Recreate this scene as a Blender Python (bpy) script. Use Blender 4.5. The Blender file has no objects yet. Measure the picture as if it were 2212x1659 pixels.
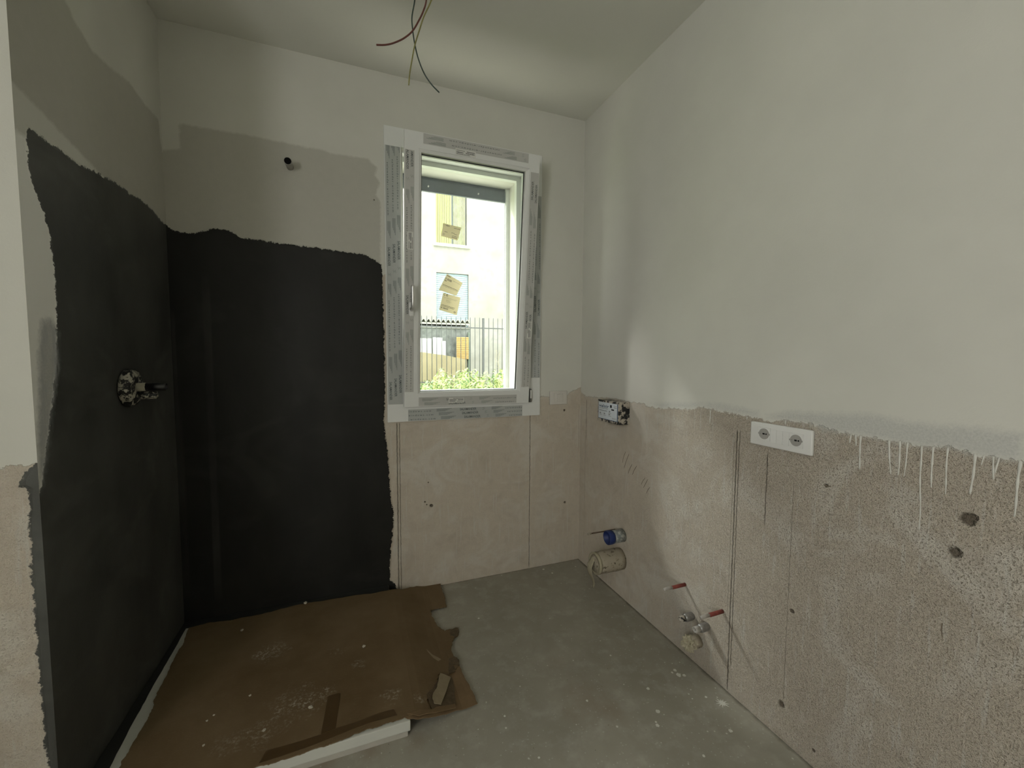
import bpy, bmesh, math, random
import numpy as np
from mathutils import Vector, Matrix
from mathutils.geometry import delaunay_2d_cdt

# ------------------------------------------------------------------ camera, light, exposure
SC = bpy.context.scene
COL = SC.collection
IW, IH = 2212.0, 1659.0
FOC = 897.74
YAW, PITCH, ROLL = 0.3684, -0.0630, 0.0052
CAM = Vector((-1.3332, -2.2579, 1.2824))
_f = Vector((math.sin(YAW)*math.cos(PITCH), math.cos(YAW)*math.cos(PITCH), math.sin(PITCH)))
_r = Vector((math.cos(YAW), -math.sin(YAW), 0.0))
_u = _r.cross(_f)
RT = math.cos(ROLL)*_r + math.sin(ROLL)*_u
UP = -math.sin(ROLL)*_r + math.cos(ROLL)*_u
cam_d = bpy.data.cameras.new('camera')
cam_d.sensor_width = 36.0
cam_d.lens = FOC/IW*36.0
cam_d.clip_start = 0.02
cam_d.clip_end = 200
cam = bpy.data.objects.new('camera', cam_d)
COL.objects.link(cam)
cam.matrix_world = Matrix(((RT.x, UP.x, -_f.x, CAM.x), (RT.y, UP.y, -_f.y, CAM.y), (RT.z, UP.z, -_f.z, CAM.z), (0, 0, 0, 1)))
SC.camera = cam
SC.view_settings.view_transform = 'Standard'
SC.view_settings.look = 'None'
SC.view_settings.gamma = 1.0
SC.view_settings.use_curve_mapping = False
SC.view_settings.exposure = 0.12
SC.cycles.use_denoising = True
SC.cycles.max_bounces = 8
SC.cycles.diffuse_bounces = 4
SC.cycles.adaptive_threshold = 0.07
SC.cycles.transparent_max_bounces = 16
SC.cycles.caustics_reflective = False
SC.cycles.caustics_refractive = False

SKY = 6.2            # overcast daylight
REAR = 20.0          # fill light, added with its unseen window, behind the camera on its left
world = bpy.data.worlds.new('overcast_sky')
SC.world = world
world.use_nodes = True
wn = world.node_tree
wn.nodes.clear()
wo = wn.nodes.new('ShaderNodeOutputWorld')
wb = wn.nodes.new('ShaderNodeBackground')
wb.inputs['Color'].default_value = (1.0, 0.992, 0.965, 1)
wb.inputs['Strength'].default_value = SKY
wn.links.new(wb.outputs[0], wo.inputs[0])


def area(name, loc, rot, sx, sy, power, color):
    d = bpy.data.lights.new(name, 'AREA')
    d.shape = 'RECTANGLE'
    d.size, d.size_y = sx, sy
    d.energy = power
    d.color = color
    o = bpy.data.objects.new(name, d)
    COL.objects.link(o)
    o.location = loc
    o.rotation_euler = rot
    return o


area('side_fill_light', (-3.36, -3.5, 1.5), (0, math.radians(-90), 0), 1.5, 1.3, REAR, (1.0, 0.975, 0.90))  # fill lamp added to lift the interior, out of view
# hazy sun above the houses
sun_d = bpy.data.lights.new('cloud_sun', 'SUN')
sun_d.energy = 4.4
sun_d.angle = math.radians(9)
sun_d.color = (1.0, 0.98, 0.94)
sun = bpy.data.objects.new('cloud_sun', sun_d)
COL.objects.link(sun)
sun.rotation_euler = Vector((-1.0, 1.36, 1.48)).to_track_quat('Z', 'Y').to_euler()

# ------------------------------------------------------------------ measuring helpers
XL = -2.0723          # left wall of the shower niche
YP = -0.872           # face of the wall end at far left
HC = 2.7              # ceiling
TILT = 0.0973         # tilted sash


def PX(px, py, ax, val):
    """room point seen at a photo pixel, on the plane coordinate[ax] = val"""
    d = _f*FOC + RT*(px-IW/2) - UP*(py-IH/2)
    t = (val-CAM[ax])/d[ax]
    return CAM + d*t


def proj(P):
    d = Vector(P)-CAM
    z = d.dot(_f)
    return IW/2+FOC*d.dot(RT)/z, IH/2-FOC*d.dot(UP)/z


def reach(P, axis, tx):
    """distance to go from P along axis until it is seen at pixel column tx"""
    P = Vector(P)
    a = Vector(axis)
    s = 0.0
    for _ in range(30):
        x0 = proj(P+a*s)[0]
        x1 = proj(P+a*(s+1e-4))[0]
        g = (x1-x0)/1e-4
        s += (tx-x0)/g
    return s


# ------------------------------------------------------------------ node helpers
class NT:
    def __init__(s, name, rough=0.8, spec=0.3):
        s.m = bpy.data.materials.new(name)
        s.m.use_nodes = True
        s.t = s.m.node_tree
        s.t.nodes.clear()
        s.out = s.n('ShaderNodeOutputMaterial')
        s.b = s.n('ShaderNodeBsdfPrincipled')
        s.b.inputs['Roughness'].default_value = rough
        s.b.inputs['Specular IOR Level'].default_value = spec
        s.l(s.b.outputs[0], s.out.inputs[0])
        s._pos = None
        s._n = {}

    def n(s, t):
        return s.t.nodes.new(t)

    def l(s, a, b):
        s.t.links.new(a, b)

    def put(s, sock, v):
        if hasattr(v, 'is_output'):
            s.l(v, sock)
        elif isinstance(v, (tuple, list)):
            sock.default_value = tuple(v)+((1,) if len(v) == 3 and len(sock.default_value) == 4 else ())
        else:
            sock.default_value = v

    def pos(s):
        if s._pos is None:
            g = s.n('ShaderNodeNewGeometry')
            s._pos = g.outputs['Position']
        return s._pos

    def scaled(s, v, sc):
        m = s.n('ShaderNodeMapping')
        m.inputs['Scale'].default_value = sc
        s.l(v, m.inputs['Vector'])
        return m.outputs[0]

    def noise(s, scale, detail=4, rough=0.6, vec=None, dist=0.0):
        key = (scale, detail, rough, dist)
        if vec is None and key in s._n:
            return s._n[key]
        v = s._noise(scale, detail, rough, vec, dist)
        if vec is None:
            s._n[key] = v
        return v

    def _noise(s, scale, detail=4, rough=0.6, vec=None, dist=0.0):
        g = s.n('ShaderNodeTexNoise')
        g.inputs['Scale'].default_value = scale
        g.inputs['Detail'].default_value = min(detail, 3) if scale < 160 else 2
        g.inputs['Roughness'].default_value = rough
        g.inputs['Distortion'].default_value = dist
        s.l(vec if vec is not None else s.pos(), g.inputs['Vector'])
        return g.outputs['Fac']

    def vor(s, scale, vec=None, feature='F1', out='Distance'):
        g = s.n('ShaderNodeTexVoronoi')
        g.feature = feature
        g.inputs['Scale'].default_value = scale
        s.l(vec if vec is not None else s.pos(), g.inputs['Vector'])
        return g.outputs[out]

    def ma(s, op, a, b=0.0, c=None):
        g = s.n('ShaderNodeMath')
        g.operation = op
        s.put(g.inputs[0], a)
        s.put(g.inputs[1], b)
        if c is not None:
            s.put(g.inputs[2], c)
        return g.outputs[0]

    def ramp(s, v, a, b, lo=0.0, hi=1.0):
        g = s.n('ShaderNodeMapRange')
        g.clamp = True
        s.put(g.inputs['Value'], v)
        for k, x in (('From Min', a), ('From Max', b), ('To Min', lo), ('To Max', hi)):
            s.put(g.inputs[k], x)
        return g.outputs[0]

    def mix(s, f, a, b):
        g = s.n('ShaderNodeMix')
        g.data_type = 'RGBA'
        s.put(g.inputs[0], f)
        s.put(g.inputs[6], a)
        s.put(g.inputs[7], b)
        return g.outputs[2]

    def attr(s, name):
        g = s.n('ShaderNodeAttribute')
        g.attribute_name = name
        return g.outputs['Fac']

    def xyz(s):
        g = s.n('ShaderNodeSeparateXYZ')
        s.l(s.pos(), g.inputs[0])
        return g.outputs

    def spot(s, c, r, soft=0.3, amp=0.35, nscale=60, noise=None):
        """1 inside a ragged blob of radius r round c"""
        g = s.n('ShaderNodeVectorMath')
        g.operation = 'DISTANCE'
        s.l(s.pos(), g.inputs[0])
        g.inputs[1].default_value = tuple(c)
        d = s.ma('ADD', g.outputs['Value'], s.ma('MULTIPLY', s.ma('SUBTRACT', noise if noise is not None else s.noise(nscale, 3), 0.5), amp*2*r))
        return s.ramp(d, r*(1-soft), r, 1, 0)

    def bump(s, h, strength=0.5, dist=0.002, prev=None):
        g = s.n('ShaderNodeBump')
        g.inputs['Strength'].default_value = strength
        g.inputs['Distance'].default_value = dist
        s.put(g.inputs['Height'], h)
        if prev is not None:
            s.l(prev, g.inputs['Normal'])
        return g.outputs[0]

    def color(s, c):
        s.put(s.b.inputs['Base Color'], c)
        return s

    def normal(s, n):
        s.l(n, s.b.inputs['Normal'])
        return s


def simple(name, c, rough=0.6, spec=0.4, metal=0.0, var=0.06, scale=30, bump=0.0, bs=80):
    k = NT(name, rough, spec)
    k.b.inputs['Metallic'].default_value = metal
    n = k.noise(scale, 4)
    d = tuple(max(0, x*(1-var*2)) for x in c)
    e = tuple(min(1, x*(1+var*2)) for x in c)
    k.color(k.mix(n, d, e))
    if bump:
        k.normal(k.bump(k.noise(bs, 4), bump, 0.002))
    return k.m


# ------------------------------------------------------------------ mesh helpers
def link(name, me, mats, parent=None):
    o = bpy.data.objects.new(name, me)
    COL.objects.link(o)
    for m in (mats if isinstance(mats, (list, tuple)) else [mats]):
        me.materials.append(m)
    if parent is not None:
        o.parent = parent
        o.matrix_parent_inverse = Matrix.Translation(-Vector(parent.location)) if False else Matrix()
    return o


def obj(name, bm, mats, parent=None, smooth=False):
    me = bpy.data.meshes.new(name)
    if parent is not None:
        off = root_off(parent)
        bmesh.ops.transform(bm, matrix=Matrix.Translation(-off), verts=bm.verts)
    bmesh.ops.recalc_face_normals(bm, faces=bm.faces)
    bm.to_mesh(me)
    bm.free()
    if smooth:
        for p in me.polygons:
            p.use_smooth = True
    return link(name, me, mats, parent)


def root_off(o):
    v = Vector((0, 0, 0))
    while o is not None:
        v += Vector(o.location)
        o = o.parent
    return v


def tag(o, label=None, cat=None, group=None, kind=None):
    if label:
        o['label'] = label
    if cat:
        o['category'] = cat
    if group:
        o['group'] = group
    if kind:
        o['kind'] = kind
    return o


def thing(name, loc, label=None, cat=None, group=None, kind=None):
    o = bpy.data.objects.new(name, None)
    o.empty_display_size = 0.05
    COL.objects.link(o)
    o.location = loc
    return tag(o, label, cat, group, kind)


def box(bm, a, b, bev=0.0, M=None):
    a, b = Vector(a), Vector(b)
    lo = Vector((min(a.x, b.x), min(a.y, b.y), min(a.z, b.z)))
    hi = Vector((max(a.x, b.x), max(a.y, b.y), max(a.z, b.z)))
    r = bmesh.ops.create_cube(bm, size=1.0)
    vs = r['verts']
    bmesh.ops.transform(bm, matrix=Matrix.Translation((lo+hi)/2) @ Matrix.Diagonal((*(hi-lo), 1)), verts=vs)
    if bev > 0:
        es = list({e for v in vs for e in v.link_edges})
        r2 = bmesh.ops.bevel(bm, geom=es, offset=bev, segments=2, affect='EDGES', profile=0.6)
        vs = list({v for f in r2['faces'] for v in f.verts} | {v for v in vs if v.is_valid})
    if M is not None:
        bmesh.ops.transform(bm, matrix=M, verts=[v for v in vs if v.is_valid])
    return vs


def ring(bm, x0, x1, z0, z1, wl, wr, wb_, wt, y0, y1, M=None, bev=0.0):
    """rectangular frame as four mitred bars"""
    o = [(x0, z0), (x1, z0), (x1, z1), (x0, z1)]
    i = [(x0+wl, z0+wb_), (x1-wr, z0+wb_), (x1-wr, z1-wt), (x0+wl, z1-wt)]
    V = []
    for y in (y0, y1):
        for p in o:
            V.append(bm.verts.new((p[0], y, p[1])))
        for p in i:
            V.append(bm.verts.new((p[0], y, p[1])))
    for k in range(4):
        j = (k+1) % 4
        bm.faces.new((V[k], V[j], V[4+j], V[4+k]))
        bm.faces.new((V[8+k], V[12+k], V[12+j], V[8+j]))
        bm.faces.new((V[k], V[8+k], V[8+j], V[j]))
        bm.faces.new((V[4+k], V[4+j], V[12+j], V[12+k]))
    if bev:
        es = list({e for v in V for e in v.link_edges if len(e.link_faces) == 2 and abs(e.link_faces[0].normal.dot(e.link_faces[1].normal)) < .5})
        for f in bm.faces:
            f.normal_update()
        es = list({e for v in V for e in v.link_edges if len(e.link_faces) == 2 and abs(e.link_faces[0].normal.dot(e.link_faces[1].normal)) < .5})
        r = bmesh.ops.bevel(bm, geom=es, offset=bev, segments=2, affect='EDGES')
        V = list({v for f in r['faces'] for v in f.verts} | {v for v in V if v.is_valid})
    if M is not None:
        bmesh.ops.transform(bm, matrix=M, verts=[v for v in V if v.is_valid])
    return V


def frame_of(d):
    d = Vector(d).normalized()
    a = Vector((0, 0, 1)) if abs(d.z) < 0.9 else Vector((1, 0, 0))
    x = a.cross(d).normalized()
    return x, d.cross(x).normalized(), d


def tube(bm, pts, rad, seg=14, caps=True, lump=0.0, seed=0):
    """swept round tube; rad is a number or one per point"""
    rnd = random.Random(seed)
    pts = [Vector(p) for p in pts]
    n = len(pts)
    rs = rad if isinstance(rad, (list, tuple)) else [rad]*n
    rings = []
    x = None
    for i, p in enumerate(pts):
        d = (pts[min(i+1, n-1)]-pts[max(i-1, 0)])
        if d.length < 1e-9:
            d = Vector((0, 0, 1))
        d.normalize()
        if x is None:
            x, y, _ = frame_of(d)
        else:
            x = (x-d*x.dot(d)).normalized()
            y = d.cross(x)
        R = []
        for k in range(seg):
            a = 2*math.pi*k/seg
            q = 1+(rnd.random()-.5)*lump
            R.append(bm.verts.new(p+(x*math.cos(a)+y*math.sin(a))*rs[i]*q))
        rings.append(R)
    for i in range(n-1):
        for k in range(seg):
            j = (k+1) % seg
            bm.faces.new((rings[i][k], rings[i][j], rings[i+1][j], rings[i+1][k]))
    if caps:
        bm.faces.new(list(reversed(rings[0])))
        bm.faces.new(rings[-1])
    return rings


def pipe(bm, p, d, L, r, ri=None, seg=24, prof=None, lump=0.0, seed=0):
    """stub pipe from p along d; with ri it is open at the far end"""
    p, d = Vector(p), Vector(d).normalized()
    if prof is None:
        prof = [(0, r), (L*0.5, r), (L-0.001, r), (L, r-0.001)]
    pts = [p+d*a for a, _ in prof]
    rs = [b for _, b in prof]
    if ri:
        pts += [p+d*L, p+d*(L*0.35)]
        rs += [ri, ri]
    n = len(pts)
    x, y, _ = frame_of(d)
    rnd = random.Random(seed)
    rings = []
    for i in range(n):
        rings.append([bm.verts.new(pts[i]+(x*math.cos(2*math.pi*k/seg)+y*math.sin(2*math.pi*k/seg))*rs[i]*(1+(rnd.random()-.5)*lump)) for k in range(seg)])
    for i in range(n-1):
        for k in range(seg):
            j = (k+1) % seg
            bm.faces.new((rings[i][k], rings[i][j], rings[i+1][j], rings[i+1][k]))
    bm.faces.new(list(reversed(rings[0])))
    bm.faces.new(rings[-1])


def catmull(P, n=8):
    P = [Vector(p) for p in P]
    out = []
    for i in range(len(P)-1):
        p0, p1, p2, p3 = P[max(i-1, 0)], P[i], P[i+1], P[min(i+2, len(P)-1)]
        for k in range(n):
            t = k/n
            out.append(0.5*((2*p1)+(p2-p0)*t+(2*p0-5*p1+4*p2-p3)*t*t+(3*p1-p0-3*p2+p3)*t*t*t))
    out.append(P[-1])
    return out


def rough_poly(P, amp, n=5, seed=0, closed=True):
    """fractal roughening of an outline"""
    rnd = random.Random(seed)
    P = [Vector((p[0], p[1])) for p in P]
    for _ in range(n):
        Q = []
        m = len(P)
        for i in range(m if closed else m-1):
            a, b = P[i], P[(i+1) % m]
            Q.append(a)
            L = (b-a).length
            if L > 0.006:
                nrm = Vector((-(b-a).y, (b-a).x))/max(L, 1e-9)
                Q.append((a+b)/2+nrm*(rnd.random()-.5)*min(amp, L*0.35))
        if not closed:
            Q.append(P[-1])
        P = Q
        amp *= 0.62
    return P


def sheet(name, poly, to3d, thick, mats, parent=None, spacing=0.04, up=Vector((0, 0, 1)), smooth=False):
    """flat sheet with the given outline, bent by to3d, with real thickness"""
    pts = [Vector((p[0], p[1])) for p in poly]
    n = len(pts)
    edges = [(i, (i+1) % n) for i in range(n)]
    xs = [p.x for p in pts]
    ys = [p.y for p in pts]
    allp = list(pts)
    if spacing:
        y = min(ys)+spacing*.5
        while y < max(ys):
            x = min(xs)+spacing*.5
            while x < max(xs):
                allp.append(Vector((x, y)))
                x += spacing
            y += spacing
    ov, oe, of, *_r = delaunay_2d_cdt(allp, edges, [], 1, 1e-6)
    bm = bmesh.new()
    A = [bm.verts.new(Vector(to3d(v.x, v.y))+up*thick) for v in ov]
    B = [bm.verts.new(Vector(to3d(v.x, v.y))) for v in ov]
    cnt = {}
    for f in of:
        bm.faces.new([A[i] for i in f])
        bm.faces.new([B[i] for i in reversed(f)])
        for i in range(len(f)):
            a, b = f[i], f[(i+1) % len(f)]
            cnt[(a, b)] = 1
    for (a, b) in list(cnt):
        if (b, a) not in cnt:
            try:
                bm.faces.new((A[b], A[a], B[a], B[b]))
            except ValueError:
                pass
    loose = [v for v in bm.verts if not v.link_faces]
    bmesh.ops.delete(bm, geom=loose, context='VERTS')
    return obj(name, bm, mats, parent, smooth)


def sdf(P, poly):
    """signed distance of 2-D points to a closed polygon, negative inside"""
    poly = np.array([(p[0], p[1]) for p in poly])
    d = np.full(len(P), 1e9)
    ins = np.zeros(len(P), bool)
    n = len(poly)
    for i in range(n):
        a, b = poly[i], poly[(i+1) % n]
        ab = b-a
        t = np.clip(((P-a)@ab)/max(ab@ab, 1e-12), 0, 1)
        q = a+t[:, None]*ab
        d = np.minimum(d, np.hypot(*(P-q).T))
        c = ((a[1] > P[:, 1]) != (b[1] > P[:, 1]))
        with np.errstate(divide='ignore', invalid='ignore'):
            xi = (b[0]-a[0])*(P[:, 1]-a[1])/(b[1]-a[1])+a[0]
        ins ^= c & (P[:, 0] < xi)
    return np.where(ins, -d, d)


class Wall:
    """wall skin made of fine grids that carry the outlines of its coats as distances"""
    KEYS = ('sd_black', 'sd_raw', 'sd_plaster', 'sd_thin', 'sd_white', 'coarse')

    def __init__(s):
        s.v, s.f, s.a = [], [], {k: [] for k in s.KEYS}
        s.n = 0

    def grid(s, us, vs, to3, fields=None, hole=None, flip=False):
        us, vs = np.array(us), np.array(vs)
        U, V = np.meshgrid(us, vs)
        P = np.stack([U.ravel(), V.ravel()], 1)
        s.v.append(np.array([to3(a, b) for a, b in P]))
        fields = fields or {}
        for k in s.KEYS:
            g = fields.get(k)
            s.a[k].append(g(P) if g else np.full(len(P), 0.0 if k == 'coarse' else 5.0))
        nu, nv = len(us), len(vs)
        for j in range(nv-1):
            for i in range(nu-1):
                if hole:
                    cu, cv = (us[i]+us[i+1])/2, (vs[j]+vs[j+1])/2
                    if hole[0] < cu < hole[1] and hole[2] < cv < hole[3]:
                        continue
                a = s.n+j*nu+i
                q = (a, a+1, a+nu+1, a+nu)
                s.f.append(q[::-1] if flip else q)
        s.n += nu*nv

    def quad(s, pts):
        s.v.append(np.array(pts, float))
        for k in s.KEYS:
            s.a[k].append(np.full(len(pts), 0.0 if k == 'coarse' else 5.0))
        s.f.append(tuple(range(s.n, s.n+len(pts))))
        s.n += len(pts)

    def boxed(s, a, b, skip=()):
        x0, y0, z0 = a
        x1, y1, z1 = b
        C = [(x0, y0, z0), (x1, y0, z0), (x1, y1, z0), (x0, y1, z0), (x0, y0, z1), (x1, y0, z1), (x1, y1, z1), (x0, y1, z1)]
        for nm, q in dict(bottom=(3, 2, 1, 0), top=(4, 5, 6, 7), front=(0, 1, 5, 4), back=(2, 3, 7, 6), right=(1, 2, 6, 5), left=(3, 0, 4, 7)).items():
            if nm not in skip:
                s.quad([C[i] for i in q])

    def build(s, name, mats):
        V = np.concatenate(s.v)
        me = bpy.data.meshes.new(name)
        me.from_pydata(V.tolist(), [], s.f)
        for k in s.KEYS:
            at = me.attributes.new(k, 'FLOAT', 'POINT')
            at.data.foreach_set('value', np.concatenate(s.a[k]).astype(np.float32))
        me.update()
        o = link(name, me, mats)
        o['kind'] = 'structure'
        return o


def lin(a, b, step, extra=()):
    n = max(1, int(round(abs(b-a)/step)))
    L = list(np.linspace(a, b, n+1))+list(extra)
    L = sorted(set(round(float(x), 5) for x in L))
    out = [L[0]]
    for x in L[1:]:
        if x-out[-1] > 1e-4:
            out.append(x)
    return out


# ------------------------------------------------------------------ wall materials
PAINT = (0.61, 0.605, 0.55)
RAW = (0.46, 0.45, 0.40)
PLASTER = (0.535, 0.478, 0.398)
BLACK = (0.013, 0.013, 0.0115)


def wall_mat(name, plane, lines=(), holes=(), paintcol=PAINT, black=BLACK, smear=False, bands=()):
    """plane 'x' : the wall lies in a YZ plane, 'y' : in an XZ plane"""
    k = NT(name, 0.85, 0.25)
    mid = k.noise(28, 5, .6)
    big = k.noise(3.0, 4, .55)
    X = k.xyz()
    U = X[1] if plane == 'x' else X[0]
    Z = X[2]
    n45 = k.noise(45, 4, .7)
    n75 = k.noise(75, 4, .68)
    grain = k.noise(190, 4, .70)
    ragged = k.ma('ADD', k.ma('MULTIPLY', k.ma('SUBTRACT', n45, .5), .030), k.ma('MULTIPLY', k.ma('SUBTRACT', grain, .5), .008))

    def mask(key, soft=0.0012, amp=1.0):
        d = k.ma('ADD', k.attr(key), k.ma('MULTIPLY', ragged, amp))
        return k.ramp(d, -soft, soft, 1, 0)
    m_raw = mask('sd_raw', .006, .6)
    m_pla = mask('sd_plaster', .0012, 1.3)
    m_thin = mask('sd_thin', .012, .9)
    m_blk = mask('sd_black', .0015, 1.15)
    m_wht = mask('sd_white', .008, .6)
    coarse = k.attr('coarse')
    # paint
    col = k.mix(k.ramp(big, .35, .65), tuple(c*.965 for c in paintcol), tuple(min(1, c*1.02) for c in paintcol))
    col = k.mix(m_raw, col, k.mix(mid, tuple(c*.96 for c in RAW), tuple(c*1.04 for c in RAW)))
    col = k.mix(m_wht, col, (.84, .84, .80))
    # rough plaster : sand grains, pale lime patches, vertical drags
    streak = k.noise(22, 4, .6, vec=k.scaled(k.pos(), (3, 3, .25)))
    pl = k.mix(k.ramp(grain, .36, .62), tuple(c*.66 for c in PLASTER), tuple(c*1.16 for c in PLASTER))
    pl_s = k.mix(k.ramp(mid, .3, .7), tuple(c*.95 for c in PLASTER), tuple(c*1.05 for c in PLASTER))
    pl = k.mix(coarse, pl_s, pl)
    pale = k.ma('MULTIPLY', k.ramp(k.noise(4.2, 6, .68, dist=1.0), .50, .64), .55)
    pl = k.mix(pale, pl, (0.60, 0.57, 0.51))
    pl = k.mix(k.ma('MULTIPLY', k.ramp(k.noise(7, 6, .7, dist=.5), .52, .70), .4), pl, (0.40, 0.345, 0.285))
    pl = k.mix(k.ma('MULTIPLY', k.ramp(streak, .575, .66), .6), pl, (0.56, 0.54, 0.49))
    pits = k.ma('MULTIPLY', k.ramp(grain, .54, .66), k.ma('MULTIPLY', coarse, .65))
    pl = k.mix(pits, pl, (0.24, 0.20, 0.155))
    col = k.mix(m_pla, col, pl)
    thin = k.mix(k.ramp(grain, .35, .65), (0.44, 0.445, 0.42), (0.53, 0.53, 0.50))
    col = k.mix(k.ma('MULTIPLY', m_thin, .9), col, thin)
    # thin lines : beads, joints, cracks
    wob = k.ma('MULTIPLY', k.ma('SUBTRACT', n45, .5), .008)
    dl = None
    for (u, z0, z1, w, dark) in lines:
        d = k.ma('ABSOLUTE', k.ma('ADD', k.ma('SUBTRACT', U, u), wob if w < .004 else k.ma('MULTIPLY', wob, .3)))
        a = k.ramp(d, w*.5, w, 1, 0)
        a = k.ma('MULTIPLY', a, k.ramp(Z, z1-.01, z1, 1, 0))
        a = k.ma('MULTIPLY', a, k.ramp(Z, z0, z0+.02, 0, 1))
        a = k.ma('MULTIPLY', a, dark)
        dl = a if dl is None else k.ma('MAXIMUM', dl, a)
    if dl is not None:
        col = k.mix(k.ma('MULTIPLY', dl, .8), col, (0.10, 0.085, 0.065))
    hl = None
    for (c, r) in holes:
        a = k.spot(c, r, .45, .45, noise=n75)
        hl = a if hl is None else k.ma('MAXIMUM', hl, a)
    if hl is not None:
        col = k.mix(k.ma('MULTIPLY', hl, .85), col, (0.09, 0.07, 0.05))
    # black waterproofing membrane
    blk = k.mix(k.ramp(k.noise(5, 4, .55, vec=k.scaled(k.pos(), (1, 1, .55))), .3, .75), tuple(c*.75 for c in black), tuple(c*1.5 for c in black))
    for (u, wd_, z0, z1, s_) in bands:
        d = k.ma('ABSOLUTE', k.ma('ADD', k.ma('SUBTRACT', U, u), k.ma('MULTIPLY', wob, .5)))
        a = k.ramp(d, wd_*.35, wd_*.6, s_, 0)
        a = k.ma('MULTIPLY', k.ma('MULTIPLY', a, k.ramp(Z, z1-.1, z1, 1, 0)), k.ramp(Z, z0, z0+.1, 0, 1))
        blk = k.mix(k.ma('MULTIPLY', a, k.ramp(k.noise(6, 4, .6, vec=k.scaled(k.pos(), (1, 1, .4))), .35, .65)), blk, (.075, .075, .070))
    # a paler swept patch and brush marks
    sw_ = k.ramp(k.noise(2.2, 5, .6, vec=k.scaled(k.pos(), (1, 1, 1.6)), dist=1.2), .55, .70)
    blk = k.mix(k.ma('MULTIPLY', sw_, .35), blk, tuple(min(1, c_*2.4) for c_ in black))
    col = k.mix(m_blk, col, blk)
    if smear:
        stk = k.ramp(k.noise(30, 3, .7, vec=k.scaled(k.pos(), (1, 1, .22)), dist=.5), .42, .58)
        col = k.mix(k.ma('MULTIPLY', m_thin, k.ma('ADD', k.ma('MULTIPLY', stk, .6), .25)), col, (.42, .43, .44))
    k.color(col)
    k.l(k.ramp(m_blk, 0, 1, .88, .52), k.b.inputs['Roughness'])
    # relief
    h_pl = k.ma('MULTIPLY', k.ma('ADD', k.ma('MULTIPLY', grain, .9), k.ma('MULTIPLY', n75, 1.3)), k.ramp(coarse, 0, 1, .22, 1.0))
    h_pt = k.ma('ADD', k.ma('MULTIPLY', mid, .10), k.ma('MULTIPLY', grain, .05))
    a_thin = k.ramp(k.attr('sd_thin'), -.01, .01, 1, 0)
    a_blk = k.ramp(k.attr('sd_black'), -.006, .006, 1, 0)
    h_pl = k.ma('SUBTRACT', h_pl, k.ma('MULTIPLY', pits, 1.2))
    onlypl = k.ma('MULTIPLY', m_pla, k.ramp(a_thin, 0, 1, 1, .45))
    onlypl = k.ma('MULTIPLY', onlypl, k.ramp(a_blk, 0, 1, 1, .2))
    h = k.ma('ADD', k.ma('MULTIPLY', h_pl, onlypl), h_pt)
    h = k.ma('SUBTRACT', h, k.ma('MULTIPLY', k.ma('MULTIPLY', m_pla, k.ramp(a_blk, 0, 1, 1, 0)), .9))
    h = k.ma('ADD', h, k.ma('MULTIPLY', a_blk, .5))
    if dl is not None:
        h = k.ma('SUBTRACT', h, k.ma('MULTIPLY', dl, 2.0))
    if hl is not None:
        h = k.ma('SUBTRACT', h, k.ma('MULTIPLY', hl, 3.0))
    k.normal(k.bump(h, .9, .006))
    return k.m


def uv_poly(pts, ax, val, keep=None):
    """pixel outline -> outline in the wall's own coordinates"""
    out = []
    for (x, y) in pts:
        p = PX(x, y, ax, val)
        out.append((p.y, p.z) if ax == 0 else (p.x, p.z))
    return out


# ------------------------------------------------------------------ back wall
OX0, OX1, OZ0, OZ1 = -1.074, -0.392, 1.03, 2.335     # window opening
YO = 0.30                                             # outer face of the wall
blk_b = uv_poly([(362, 488), (375, 497), (392, 503), (415, 504), (430, 503), (450, 496), (475, 494), (497, 499), (508, 507), (520, 514), (545, 517),
                 (570, 519), (590, 524), (640, 530), (690, 536), (720, 541), (750, 545), (785, 549), (800, 556), (815, 565), (824, 571), (826, 600), (828, 680),
                 (830, 760), (832, 860), (829, 905), (832, 940), (838, 985), (840, 1020), (843, 1065), (850, 1110), (849, 1140), (845, 1180),
                 (842, 1230), (843, 1252), (858, 1268)], 1, 0)
blk_b = [(XL-.1, blk_b[0][1])]+blk_b+[(blk_b[-1][0], -.1), (XL-.1, -.1)]
raw_b = uv_poly([(387, 266), (430, 275), (480, 283), (530, 291), (580, 302), (620, 309), (660, 318), (700, 325), (718, 332), (760, 338), (797, 343),
                 (802, 352), (815, 362), (810, 378), (820, 395), (812, 420), (822, 440), (822, 575), (600, 560), (380, 520), (345, 500), (345, 326),
                 (389, 322)], 1, 0)
pla_b = uv_poly([(1256, 836), (1243, 842), (1233, 848), (1226, 853), (1187, 857), (1165, 856)], 1, 0)
blk_top = PX(824, 590, 1, 0).z
pla_b = [(.1, pla_b[0][1])]+pla_b+[(-.35, 1.0), (-1.0, 1.06), (-1.15, 1.06), (-1.15, blk_top), (-1.25, blk_top-.04), (-1.25, -.1), (.1, -.1)]
w = Wall()
xs = lin(XL-.02, 0, .012, (OX0, OX1))
zs = lin(0, HC, .012, (OZ0, OZ1))
w.grid(xs, zs, lambda a, b: (a, 0, b),
       {'sd_black': lambda P: sdf(P, blk_b), 'sd_raw': lambda P: sdf(P, raw_b), 'sd_plaster': lambda P: sdf(P, pla_b),
        'coarse': lambda P: np.full(len(P), .16)}, (OX0, OX1, OZ0, OZ1))
e = .002
w.boxed((XL-.02, e, 0), (OX0, YO, HC), ('front',))
w.boxed((OX1, e, 0), (.0, YO, HC), ('front',))
w.boxed((OX0, e, 0), (OX1, YO, OZ0), ('front', 'left', 'right'))
w.boxed((OX0, e, OZ1), (OX1, YO, HC), ('front', 'left', 'right'))
c1 = PX(1144, 1050, 1, 0).x
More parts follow.
